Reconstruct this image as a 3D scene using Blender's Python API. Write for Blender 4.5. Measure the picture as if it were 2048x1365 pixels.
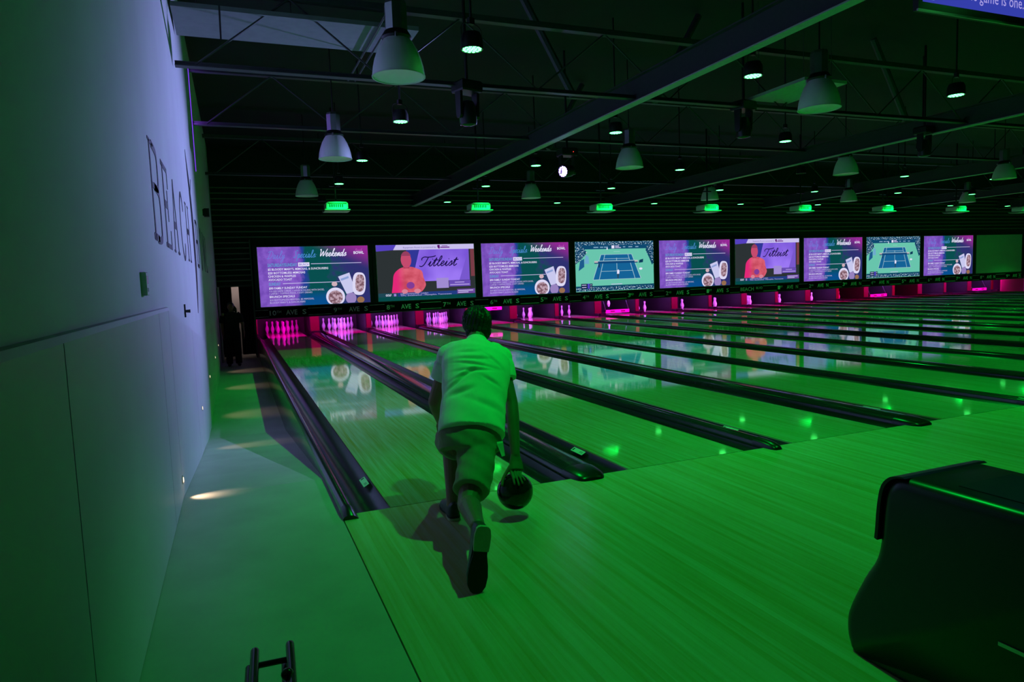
import bpy, bmesh, math, random
from mathutils import Vector, Matrix
random.seed(7)
for o in list(bpy.data.objects): bpy.data.objects.remove(o)
S = bpy.context.scene
COL = S.collection
PI = math.pi

# ------------------------------------------------------------------ camera, world, exposure
# X runs across the lanes (0 = left edge of the first lane), Y down the lanes (0 = foul line), Z up (0 = lane top)
F_PX = 1366.55
YAW, PITCH, ROLL = math.radians(21.8974), math.radians(-5.1408), math.radians(-2.1848)
CAM = Vector((-0.8299, -4.2552, 1.4211))
_f = Vector((math.sin(YAW)*math.cos(PITCH), math.cos(YAW)*math.cos(PITCH), math.sin(PITCH)))
_r0 = Vector((math.cos(YAW), -math.sin(YAW), 0)); _u0 = _r0.cross(_f)
_r = _r0*math.cos(ROLL) + _u0*math.sin(ROLL); _u = -_r0*math.sin(ROLL) + _u0*math.cos(ROLL)
cd = bpy.data.cameras.new('camera'); cam = bpy.data.objects.new('camera', cd); COL.objects.link(cam)
cd.sensor_width = 36.0; cd.sensor_fit = 'HORIZONTAL'; cd.lens = F_PX*36/2048; cd.clip_start = .05; cd.clip_end = 200
M = Matrix((_r, _u, -_f)).transposed().to_4x4(); M.translation = CAM; cam.matrix_world = M
S.camera = cam
S.view_settings.view_transform = 'Standard'; S.view_settings.look = 'None'
S.view_settings.gamma = 1; S.view_settings.use_curve_mapping = False
S.view_settings.exposure = 0.0
W = bpy.data.worlds.new('world'); S.world = W; W.use_nodes = True
W.node_tree.nodes['Background'].inputs[0].default_value = (.5, .6, 1, 1)
W.node_tree.nodes['Background'].inputs[1].default_value = 0.0

GREEN = (0.0, 1.0, 0.07)       # colour of the LED cans
LED_W = 176.0                   # watts of each LED can
HEAD_W = 1950.0                 # violet moving head
PIN_W = 26.0                    # pin deck lamps
LANE_W = 1.0541; PAIR = 3.3251; SECOND = 1.7655; NL = 20
SCREEN_Y = 16.25; WALL_X = -1.265; LOW = -0.5; CEIL = 5.3; X_END = 34.6; Y_BACK = -9.0
def lane_x(i): return (i//2)*PAIR + (i % 2)*SECOND

# ------------------------------------------------------------------ helpers
def lin(c):
    c = c/255.0
    return c/12.92 if c <= .04045 else ((c+.055)/1.055)**2.4
def rgb(r, g, b): return (lin(r), lin(g), lin(b))
MATS = {}
def mat(name, col, rough=.5, metal=0, spec=.5, em=None, es=0, noise=0, nscale=8, bump=0, bscale=60, coat=0, stretch=(1, 1, 1)):
    if name in MATS: return MATS[name]
    m = bpy.data.materials.new(name); m.use_nodes = True; MATS[name] = m
    nt = m.node_tree; b = nt.nodes['Principled BSDF']
    b.inputs['Base Color'].default_value = (*col, 1); b.inputs['Roughness'].default_value = rough
    b.inputs['Metallic'].default_value = metal; b.inputs['Specular IOR Level'].default_value = spec
    if coat: b.inputs['Coat Weight'].default_value = coat; b.inputs['Coat Roughness'].default_value = .05
    if em: b.inputs['Emission Color'].default_value = (*em, 1); b.inputs['Emission Strength'].default_value = es
    if noise or bump:
        tc = nt.nodes.new('ShaderNodeTexCoord'); mp = nt.nodes.new('ShaderNodeMapping')
        mp.inputs['Scale'].default_value = stretch; nt.links.new(tc.outputs['Object'], mp.inputs[0])
    if noise:
        n = nt.nodes.new('ShaderNodeTexNoise'); n.inputs['Scale'].default_value = nscale; n.inputs['Detail'].default_value = 5
        nt.links.new(mp.outputs[0], n.inputs['Vector'])
        r = nt.nodes.new('ShaderNodeMapRange'); r.inputs['From Min'].default_value = .25; r.inputs['From Max'].default_value = .75
        r.inputs['To Min'].default_value = 1-noise; r.inputs['To Max'].default_value = 1+noise
        nt.links.new(n.outputs['Fac'], r.inputs['Value'])
        x = nt.nodes.new('ShaderNodeVectorMath'); x.operation = 'SCALE'; x.inputs[0].default_value = col
        nt.links.new(r.outputs[0], x.inputs['Scale']); nt.links.new(x.outputs[0], b.inputs['Base Color'])
    if bump:
        n2 = nt.nodes.new('ShaderNodeTexNoise'); n2.inputs['Scale'].default_value = bscale; n2.inputs['Detail'].default_value = 3
        nt.links.new(mp.outputs[0], n2.inputs['Vector'])
        bp = nt.nodes.new('ShaderNodeBump'); bp.inputs['Strength'].default_value = bump; bp.inputs['Distance'].default_value = .01
        nt.links.new(n2.outputs['Fac'], bp.inputs['Height']); nt.links.new(bp.outputs[0], b.inputs['Normal'])
    return m
def glow(r, g, b, k=1.0):
    """a patch of picture light on a projection screen or a lit lens, colour in sRGB bytes"""
    name = 'picture_%d_%d_%d_%g' % (r, g, b, k)
    if name in MATS: return MATS[name]
    m = bpy.data.materials.new(name); m.use_nodes = True; MATS[name] = m
    nt = m.node_tree; nt.nodes.clear()
    e = nt.nodes.new('ShaderNodeEmission'); o = nt.nodes.new('ShaderNodeOutputMaterial')
    e.inputs[0].default_value = (*rgb(r, g, b), 1); e.inputs[1].default_value = k
    nt.links.new(e.outputs[0], o.inputs[0]); m.cycles.emission_sampling = 'NONE'
    return m

class MB:
    def __init__(s): s.v = []; s.f = []
    def add(s, vs, fs):
        n = len(s.v); s.v += [tuple(v) for v in vs]; s.f += [tuple(i+n for i in f) for f in fs]; return s
    def box(s, x0, x1, y0, y1, z0, z1):
        return s.add([(x0,y0,z0),(x1,y0,z0),(x1,y1,z0),(x0,y1,z0),(x0,y0,z1),(x1,y0,z1),(x1,y1,z1),(x0,y1,z1)],
                     [(0,3,2,1),(4,5,6,7),(0,1,5,4),(1,2,6,5),(2,3,7,6),(3,0,4,7)])
    def poly(s, pts):  # flat polygon
        return s.add(pts, [tuple(range(len(pts)))])
    def loft(s, rings, cap=True, close=True):
        n = len(rings[0]); base = len(s.v); fs = []
        vs = [p for r in rings for p in r]
        for i in range(len(rings)-1):
            for j in range(n if close else n-1):
                k = (j+1) % n
                fs.append((i*n+j, i*n+k, (i+1)*n+k, (i+1)*n+j))
        if cap and close:
            fs.append(tuple(reversed(range(n)))); fs.append(tuple((len(rings)-1)*n+j for j in range(n)))
        return s.add(vs, fs)
    def tube(s, pts, rad, seg=12, side=None):
        """closed tube along pts; rad: number, list of numbers or list of (a,b)"""
        pts = [Vector(p) for p in pts]; rings = []
        if not isinstance(rad, (list, tuple)): rad = [rad]*len(pts)
        sd = Vector(side) if side else None
        for i, p in enumerate(pts):
            t = (pts[min(i+1, len(pts)-1)] - pts[max(i-1, 0)]).normalized()
            h = sd if sd else (Vector((0,0,1)) if abs(t.z) < .9 else Vector((1,0,0)))
            a = (h - t*h.dot(t)).normalized(); b = t.cross(a)
            r = rad[i]; ra, rb = r if isinstance(r, (list, tuple)) else (r, r)
            rings.append([p + a*ra*math.cos(2*PI*k/seg) + b*rb*math.sin(2*PI*k/seg) for k in range(seg)])
        return s.loft(rings)
    def cyl(s, p0, p1, r0, r1=None, seg=16): return s.tube([p0, p1], [r0, r0 if r1 is None else r1], seg)
    def lathe(s, prof, seg=24, c=(0,0,0), cap=True):
        return s.loft([[(c[0]+r*math.cos(2*PI*k/seg), c[1]+r*math.sin(2*PI*k/seg), c[2]+z) for k in range(seg)] for r, z in prof], cap)
    def ball(s, c, rx, ry, rz, seg=20, rows=12):
        prof = [(max(1e-4, math.sin(PI*i/rows)), -math.cos(PI*i/rows)) for i in range(rows+1)]
        return s.loft([[(c[0]+rx*r*math.cos(2*PI*k/seg), c[1]+ry*r*math.sin(2*PI*k/seg), c[2]+rz*z) for k in range(seg)] for r, z in prof])
    def mesh(s, name):
        me = bpy.data.meshes.new(name); me.from_pydata(s.v, [], s.f); me.update(); return me
def link(name, me, m=None, parent=None, smooth=False):
    o = bpy.data.objects.new(name, me); COL.objects.link(o)
    if m and me:
        me.materials.clear(); me.materials.append(m)
    if smooth and me:
        for p in me.polygons: p.use_smooth = True
        try: me.set_sharp_from_angle(angle=math.radians(42))
        except Exception: pass
    if parent: o.parent = parent
    return o
def part(name, mb, m, parent=None, smooth=False): return link(name, mb.mesh(name) if isinstance(mb, MB) else mb, m, parent, smooth)
def empty(name, loc=(0,0,0), rz=0):
    o = bpy.data.objects.new(name, None); COL.objects.link(o); o.location = loc; o.rotation_euler = (0,0,rz); o.empty_display_size = .1
    return o
def tag(o, label, cat, group=None):
    o['label'] = label; o['category'] = cat
    if group: o['group'] = group
    return o
def struct(o, label=None):
    o['kind'] = 'structure'
    if label: o['label'] = label
    return o
def copy_tree(o, parent=None):
    c = o.copy(); COL.objects.link(c); c.parent = parent
    for ch in list(o.children): copy_tree(ch, c)
    return c
def smoothline(pts, n=6):
    out = []
    for i in range(len(pts)-1):
        p0, p1, p2, p3 = pts[max(i-1,0)], pts[i], pts[i+1], pts[min(i+2, len(pts)-1)]
        for k in range(n):
            t = k/n
            out.append(tuple(.5*((2*b)+(-a+c)*t+(2*a-5*b+4*c-d)*t*t+(-a+3*b-3*c+d)*t**3) for a, b, c, d in zip(p0, p1, p2, p3)))
    out.append(tuple(pts[-1])); return out
def ribbon2(pts, w):
    """left and right outline of a 2-D stroke; w number or list"""
    L, R_ = [], []; n = len(pts)
    for i in range(n):
        a, b = pts[max(i-1,0)], pts[min(i+1,n-1)]
        dx, dy = b[0]-a[0], b[1]-a[1]; l = math.hypot(dx, dy) or 1
        ww = w[i] if isinstance(w, (list, tuple)) else w
        L.append((pts[i][0]-dy/l*ww/2, pts[i][1]+dx/l*ww/2)); R_.append((pts[i][0]+dy/l*ww/2, pts[i][1]-dx/l*ww/2))
    return L, R_
TXT = {}
def text_mesh(s, size=1.0, bold=0.0, extrude=0.0):
    """built-in font; returns mesh in the XY plane, left aligned, and its width"""
    key = (s, size, bold, extrude)
    if key not in TXT:
        c = bpy.data.curves.new('lettering', 'FONT'); c.body = s; c.size = size; c.offset = bold; c.extrude = extrude; c.resolution_u = 2; c.fill_mode = 'BOTH'
        o = bpy.data.objects.new('lettering', c); COL.objects.link(o)
        dg = bpy.context.evaluated_depsgraph_get(); dg.update()
        me = bpy.data.meshes.new_from_object(o.evaluated_get(dg)); bpy.data.objects.remove(o); bpy.data.curves.remove(c)
        xs = [v.co.x for v in me.vertices] or [0]
        TXT[key] = (me, min(xs), max(xs))
    return TXT[key]
def text_part(s, x0, x1, z0, h, y, m, parent, name='lettering', bold=0.0, ext=0.0):
    """letters on a plane facing -Y, cap height h, squeezed to run from x0 to x1 (x1 None: natural width)"""
    me, a, b = text_mesh(s, 1.0, bold, ext)
    me2 = me.copy(); cap = .69
    sz = h/cap; sx = (x1-x0)/(b-a) if x1 is not None else sz
    for v in me2.vertices: v.co = Vector(((v.co.x-a)*sx + x0, y - v.co.z*.02, v.co.y*sz + z0))
    o = link(name, me2, m, parent)
    if h < .08: o['kind'] = 'stuff'      # print too small to pick apart letter by letter
    return o

# ------------------------------------------------------------------ materials
def wood_material(name, base, rough, boards, rnd, gloss_noise):
    m = bpy.data.materials.new(name); m.use_nodes = True; nt = m.node_tree; N = nt.nodes; L = nt.links
    b = N['Principled BSDF']; b.inputs['Specular IOR Level'].default_value = .5
    tc = N.new('ShaderNodeTexCoord'); oi = N.new('ShaderNodeObjectInfo')
    sep = N.new('ShaderNodeSeparateXYZ'); L.new(tc.outputs['Object'], sep.inputs[0])
    # board index -> tone
    mul = N.new('ShaderNodeMath'); mul.operation = 'MULTIPLY'; mul.inputs[1].default_value = boards; L.new(sep.outputs['X'], mul.inputs[0])
    fl = N.new('ShaderNodeMath'); fl.operation = 'FLOOR'; L.new(mul.outputs[0], fl.inputs[0])
    ad = N.new('ShaderNodeMath'); ad.operation = 'MULTIPLY_ADD'; ad.inputs[1].default_value = 97.0; L.new(oi.outputs['Random'], ad.inputs[0]); L.new(fl.outputs[0], ad.inputs[2])
    wn = N.new('ShaderNodeTexWhiteNoise'); wn.noise_dimensions = '1D'; L.new(ad.outputs[0], wn.inputs['W'])
    # streaks along the board
    cmb = N.new('ShaderNodeCombineXYZ')
    mx = N.new('ShaderNodeMath'); mx.operation = 'MULTIPLY'; mx.inputs[1].default_value = 40; L.new(sep.outputs['X'], mx.inputs[0])
    my = N.new('ShaderNodeMath'); my.operation = 'MULTIPLY'; my.inputs[1].default_value = 1.6; L.new(sep.outputs['Y'], my.inputs[0]); oy = N.new('ShaderNodeMath'); oy.operation = 'MULTIPLY_ADD'; oy.inputs[1].default_value = 7.31; L.new(ad.outputs[0], oy.inputs[0]); L.new(my.outputs[0], oy.inputs[2])
    L.new(mx.outputs[0], cmb.inputs[0]); L.new(oy.outputs[0], cmb.inputs[1])
    m3 = N.new('ShaderNodeMath'); m3.operation = 'MULTIPLY'; m3.inputs[1].default_value = 3.7; L.new(ad.outputs[0], m3.inputs[0]); L.new(m3.outputs[0], cmb.inputs[2])
    ns = N.new('ShaderNodeTexNoise'); ns.inputs['Scale'].default_value = 1; ns.inputs['Detail'].default_value = 4; L.new(cmb.outputs[0], ns.inputs['Vector'])
    mixf = N.new('ShaderNodeMath'); mixf.operation = 'MULTIPLY_ADD'; mixf.inputs[1].default_value = rnd; L.new(wn.outputs['Value'], mixf.inputs[0]); L.new(ns.outputs['Fac'], mixf.inputs[2])
    mr = N.new('ShaderNodeMapRange'); mr.inputs['From Min'].default_value = .3; mr.inputs['From Max'].default_value = .7+rnd; L.new(mixf.outputs[0], mr.inputs['Value'])
    cr = N.new('ShaderNodeMix'); cr.data_type = 'RGBA'
    cr.inputs['A'].default_value = (base[0]*.78, base[1]*.70, base[2]*.30, 1); cr.inputs['B'].default_value = (base[0], base[1]*1.05, base[2]*1.25, 1)
    L.new(mr.outputs[0], cr.inputs['Factor']); L.new(cr.outputs['Result'], b.inputs['Base Color'])
    n2 = N.new('ShaderNodeTexNoise'); n2.inputs['Scale'].default_value = 1.3; gp = N.new('ShaderNodeNewGeometry'); L.new(gp.outputs['Position'], n2.inputs['Vector'])
    r2 = N.new('ShaderNodeMapRange'); r2.inputs['To Min'].default_value = rough*(1-gloss_noise); r2.inputs['To Max'].default_value = rough*(1+gloss_noise); L.new(n2.outputs['Fac'], r2.inputs['Value'])
    L.new(r2.outputs[0], b.inputs['Roughness'])
    MATS[name] = m; return m
M_LANE = wood_material('lane maple', (.62, .50, .36), .05, 39/LANE_W, .15, .3)
M_BOARD = wood_material('approach maple', (.66, .56, .34), .27, 4.0, .35, .0)
M_GANG = mat('gangway floor', (.48, .45, .42), .42, noise=.12, nscale=3, bump=.05, bscale=30)
M_WALL = mat('painted wall', (.62, .62, .62), .6, noise=.06, nscale=1.5, bump=.08, bscale=140)
M_PANEL = mat('wall panel', (.58, .58, .58), .5, noise=.05, nscale=2, bump=.05, bscale=180)
M_SEAM = mat('dark seam', (.02, .02, .02), .8)
M_BLACK = mat('black matte', (.006, .006, .007), .6)
M_DECK = mat('ceiling deck', (.005, .0055, .008), .8, noise=.2, nscale=2)
M_STEEL = mat('dark painted steel', (.055, .055, .062), .5, noise=.1, nscale=20)
M_FLANGE = mat('brightened grey steel', (.5, .5, .52), .5, noise=.1, nscale=20)
M_SLAT = mat('dark cladding', (.012, .012, .012), .7)
M_RIDGE = mat('cladding ridge', (.26, .235, .22), .6)
M_GUTTER = mat('black gutter plastic', (.010, .010, .012), .28, noise=.1)
M_CAP = mat('dark capping', (.020, .020, .026), .16, noise=.1)
M_FRAME = mat('screen frame', (.008, .008, .010), .45)
M_SCREEN = mat('screen cloth', (.75, .75, .75), .8)
M_SIGN = mat('sign band', (.004, .004, .004), .8, spec=.1)
M_LETTER = mat('sign letters', (.95, .95, .95), .5)
M_PIN = mat('white pin plastic', (.85, .85, .85), .22)
M_KICK = mat('dark kickback', (.015, .013, .015), .5)
M_RED = mat('red kickback front', (.10, .004, .006), .6)
M_CHROME = mat('brushed canister', (.55, .56, .58), .32, metal=1, noise=.1)
M_SHADE = mat('frosted acrylic', (.85, .86, .86), .35)
M_HOUS = mat('black lamp housing', (.012, .012, .014), .35)
M_HOOD = mat('black ball return plastic', (.012, .012, .012), .30, noise=.15, nscale=30)
M_WHITE = mat('white plastic', (.7, .7, .7), .4)
M_SKIN = mat('skin', (.34, .13, .09), .5, noise=.08, nscale=12)
M_HAIR = mat('black hair', (.012, .010, .009), .38, noise=.3, nscale=60, bump=.6, bscale=90)
M_SHIRT = mat('pale polo cloth', (.86, .86, .80), .85, noise=.04, nscale=20, bump=.1, bscale=400)
M_SHORTS = mat('khaki shorts cloth', (.36, .27, .20), .9, noise=.06, nscale=25, bump=.1, bscale=400)
M_SHOE = mat('dark shoe', (.03, .03, .03), .45)
M_HEEL = mat('tan rubber heel', (.55, .47, .36), .7, noise=.1, nscale=40)
M_BALLM = mat('dark bowling ball', (.030, .012, .018), .08, noise=.5, nscale=6)
M_CLOTH = mat('black clothing', (.010, .010, .013), .9, noise=.1)

# ------------------------------------------------------------------ the setting
struct(part('ceiling', MB().box(WALL_X-.2, X_END+.2, Y_BACK, 20.2, CEIL, CEIL+.1), M_DECK))
ft = MB()  # gangway floor beside the first lane: level, then a ramp down to the machine level
GX0, GX1 = WALL_X, -.312
prof = [(Y_BACK, 0), (.9, 0), (5.4, LOW), (20.0, LOW)]
ft.loft([[(GX0, y, z), (GX1, y, z), (GX1, y, z-.1), (GX0, y, z-.1)] for y, z in prof])
struct(part('floor', ft, M_GANG))
struct(part('floor', MB().box(WALL_X, X_END, 17.0, 20.0, LOW-.12, LOW-.1), M_BLACK))
# left wall with its wainscot sheets
wl = struct(part('wall_left', MB().box(WALL_X-.12, WALL_X, Y_BACK, 20.2, LOW, CEIL), M_WALL))
def top_z(y): return 1.30 if y <= .9 else 1.30-(y-.9)*.1075
def bot_z(y): return .0 if y <= .9 else max(LOW, -(y-.9)*.1111)
def wpanel(y0, y1):
    e = .005; ys = [y0+e, y1-e]
    mb = MB(); x0, x1 = WALL_X+.0005, WALL_X+.014
    mb.loft([[(x0, y, bot_z(y)+.004), (x1, y, bot_z(y)+.004), (x1, y, top_z(y)), (x0, y, top_z(y))] for y in ys])
    part('panel', mb, M_PANEL, wl)
for a, b in [(-7.05,-4.61),(-4.61,-2.17),(-2.17,.27),(.27,.9),(.9,3.34),(3.34,6.2)]: wpanel(a, b)
part('seam_strip', MB().box(WALL_X+.0002, WALL_X+.003, -7.05, .9, .02, 1.298), M_SEAM, wl)
tr = MB(); tr.loft([[(WALL_X, y, top_z(y)+.002), (WALL_X+.022, y, top_z(y)+.002), (WALL_X+.016, y, top_z(y)+.022), (WALL_X, y, top_z(y)+.026)] for y in (-7.05, .9)])
part('ledge', tr, M_PANEL, wl)
struct(part('wall_right', MB().box(X_END, X_END+.12, Y_BACK, 20.2, LOW, CEIL), M_WALL))
struct(part('wall_front', MB().box(WALL_X-.12, X_END+.12, Y_BACK-.12, Y_BACK, 0, CEIL), mat('dark rear wall', (.06, .06, .07), .7)))
# back wall: dark cladding with ridges above the screens, doorway at the left end, everything behind it closed off
wb = struct(part('wall_back', MB().box(-.34, X_END, SCREEN_Y+.10, SCREEN_Y+.2, .86, CEIL).box(WALL_X, -.34, SCREEN_Y+.10, SCREEN_Y+.2, 1.54, CEIL), M_SLAT))
z = 1.526; k = 0
while z < 4.3:
    x1 = -.335 if z < 2.78 else X_END-.01
    part('slat', MB().loft([[(x, SCREEN_Y+.10, z-.016), (x, SCREEN_Y+.045, z-.010), (x, SCREEN_Y+.045, z+.010), (x, SCREEN_Y+.10, z+.016)] for x in (WALL_X+.005, x1)]), M_RIDGE, wb)
    z += .1505
struct(part('wall_rear', MB().box(WALL_X, X_END, 20.0, 20.15, LOW, CEIL), M_BLACK))
part('door_jamb', MB().box(-.36, -.325, SCREEN_Y-.02, SCREEN_Y+.12, LOW, 2.80), mat('dark metal trim', (.10, .095, .09), .45), wb)
# approach: narrow maple boards laid towards the lanes
BW = .0312; NB = 300; AX0 = -.305
ap = struct(part('approach', MB().box(AX0, X_END-.01, Y_BACK+.01, -.002, -.10, -.022), M_BLACK), 'pale maple approach of narrow boards')
bme = MB().box(0, BW, Y_BACK+.01, -.009, -.022, 0).mesh('board'); bme.materials.append(M_BOARD)
for i in range(NB):
    o = bpy.data.objects.new('board', bme); COL.objects.link(o); o.location = (AX0+i*BW, 0, 0); o.parent = ap
far = MB()
for i in range(int((X_END-.02-AX0-NB*BW)/BW)):
    x = AX0+(NB+i)*BW; far.box(x, x+BW, Y_BACK+.01, -.009, -.022, 0)
o = part('far_boards', far, wood_material('approach maple far', (.66, .56, .34), .27, 1/BW, .35, .0), ap); o['kind'] = 'stuff'

# ------------------------------------------------------------------ lanes, gutters, dividers
SIGNS = ['10TH AVE S','9TH AVE S','8TH AVE S','7TH AVE S','6TH AVE S','5TH AVE S','4TH AVE S','3RD AVE S','2ND AVE S','1ST AVE S','BEACH BLVD',
         '1ST AVE N','2ND AVE N','3RD AVE N','4TH AVE N','5TH AVE N','6TH AVE N','7TH AVE N','8TH AVE N','9TH AVE N']
lane_me = MB().box(0, LANE_W, 0, 19.25, -.05, 0).mesh('lane_surface')
def gutter_mesh(w, sgn):
    n = 8; rings = []
    for y in (.0, 17.24):
        top = [(sgn*(w*i/n), y, -.012 - .062*math.sin(PI*i/n)**.6) for i in range(n+1)]
        rings.append(top + [(sgn*w, y, -.11), (0, y, -.11)])
    return MB().loft(rings).mesh('gutter')
G_WIDE = .215; G_NARROW = .185
gm = {(w, s): gutter_mesh(w, s) for w in (G_WIDE, G_NARROW) for s in (-1, 1)}
plate_me = MB().box(0, .045, 0, .20, 0, .002).mesh('label_plate')
tick_me = MB()
for k in range(3): tick_me.box(.012, .034, .025+.018*k, .031+.018*k, .002, .0024)
tick_me.box(.010, .036, .165, .185, .002, .0024); tick_me = tick_me.mesh('print')
for i in range(NL):
    L = empty('bowling_lane', (lane_x(i), 0, 0))
    tag(L, 'glossy maple bowling lane running down to the %s sign' % SIGNS[i], 'bowling lane', 'bowling lanes')
    link('lane_surface', lane_me, M_LANE, L)
    wl_, wr_ = (G_NARROW, G_WIDE) if i % 2 == 0 else (G_WIDE, G_NARROW)
    if i == 0: wl_ = G_WIDE
    g = link('gutter', gm[(wl_, -1)], M_GUTTER, L, True); g.location = (-.001, 0, 0)
    g2 = link('gutter', gm[(wr_, 1)], M_GUTTER, L, True); g2.location = (LANE_W+.001, 0, 0)
    if i < 8:
        p = link('label_plate', plate_me, M_WHITE, L); p.location = (-.062, .62, -.030); p.rotation_euler = (0, -.5, 0)
        q = link('print', tick_me, M_BLACK, p)
def divider(x0, x1, name_label, left_open=False):
    """rounded capping between two gutters with a bull-nosed end piece at the foul line"""
    cx, hw = (x0+x1)/2, (x1-x0)/2; e = empty('lane_divider', (cx, 0, 0)); tag(e, name_label, 'lane divider', 'dividers between the lanes')
    h = .055; n = 10
    def ring(y, kx, kz, bot=-.09):
        prof = [(-hw*kx, bot)] + [(-hw*kx*math.cos(PI*i/n) if True else 0, -.012+(h+.012)*kz*math.sin(PI*i/n)**.55) for i in range(n+1)] + [(hw*kx, bot)]
        return [(a, y, b) for a, b in prof]
    part('cover', MB().loft([ring(y, 1, 1) for y in (.12, 3, 6, 9, 12, 15, 17.24)]), M_CAP, e, True)
    nose = MB(); m = 8; rings = []
    for k in range(m+1):
        t = k/m; a = PI/2*t
        rings.append(ring(.119 - .24*math.sin(a), max(.25, .10+.90*math.cos(a)**.5) if t > 0 else 1.0, max(.02, math.cos(a)**.6 if t < 1 else 0.02)*1.06, -.015 if .119-.24*math.sin(a) < .01 else -.09))
    nose.loft(rings); part('end_cap', nose, M_GUTTER, e, True)
    return e
d0 = empty('lane_divider', (0, 0, 0)); tag(d0, 'outer lane capping with tall dark side along the gangway', 'lane divider', 'dividers between the lanes')
def oring(y, k=1.0):
    pr = [(-.312, (LOW if y > .9 else -.05)), (-.312, .020*k), (-.304, .046*k), (-.285, .060*k), (-.258, .058*k), (-.236, .040*k), (-.222, .010*k), (-.217, -.02), (-.217, -.09)]
    return [(a, y, b) for a, b in pr]
part('cover', MB().loft([oring(y) for y in (.02, .91, 3, 6, 9, 12, 15, 17.24)]), M_CAP, d0, True)
part('end_cap', MB().loft([[(a*(1-.1*t*t)-.027*t*t if False else a, .018-.13*t, max(0.001, b*(1-.55*t*t) if b > 0 else .001)) for a, _, b in oring(0)] for t in (0, .3, .6, .85, 1.0)]), M_GUTTER, d0, True)
for i in range(NL-1):
    xa = lane_x(i)+LANE_W; xb = lane_x(i+1); g = G_WIDE if i % 2 == 0 else G_NARROW
    divider(xa+g+.003, xb-g-.003, ('wide' if i % 2 == 0 else 'narrow')+' rounded capping between the %s and %s lanes' % (SIGNS[i], SIGNS[i+1]))

# ------------------------------------------------------------------ masking: sign band with lane names, screens
SB_Z0, SB_Z1 = .595, .862
band = empty('sign_band', (0, SCREEN_Y, 0)); tag(band, 'long black band of street name signs under the row of screens', 'sign')
part('board', MB().box(-.325, X_END-1.6, -.02, .10, SB_Z0, SB_Z1), M_SIGN, band)
part('lower_lip', MB().box(-.325, X_END-1.6, -.035, .0, SB_Z0-.018, SB_Z0), mat('lip', (.05, .05, .05), .4), band)
for i in range(NL):
    cx = lane_x(i)+LANE_W/2 + .03; y = -.0225; s = SIGNS[i]; zt = SB_Z0+.068; h = .135
    if s.startswith('BEACH'):
        text_part('BEACH', cx-.52, cx+.10, zt, h, y, M_LETTER, band, bold=.01); text_part('BLVD', cx+.22, cx+.52, zt+.05, h*.62, y, M_LETTER, band)
    else:
        num, _, way = s.split(' '); n = num[:-2]; sup = num[-2:]
        w = .21 if len(n) == 2 else .12
        text_part(n, cx-.50, cx-.50+w*.85, zt, h, y, M_LETTER, band, bold=.012)
        text_part(sup, cx-.49+w*.85, cx-.49+w*.85+.12, zt+h*.45, h*.5, y, M_LETTER, band)
        text_part('AVE', cx-.06, cx+.25, zt, h, y, M_LETTER, band, bold=.012)
        text_part(way, cx+.39, cx+.50, zt, h, y, M_LETTER, band, bold=.012)
    nx = lane_x(i+1)+LANE_W/2-.50 if i < NL-1 else X_END-2
    for zz in (SB_Z0+.030, SB_Z1-.045):
        part('rule_line', MB().box(cx+.55, nx-.03, -.0225, -.02, zz, zz+.010), M_LETTER, band)
for zz in (SB_Z0+.030, SB_Z1-.045): part('rule_line', MB().box(-.32, lane_x(0)+.03, -.0225, -.02, zz, zz+.010), M_LETTER, band)

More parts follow.
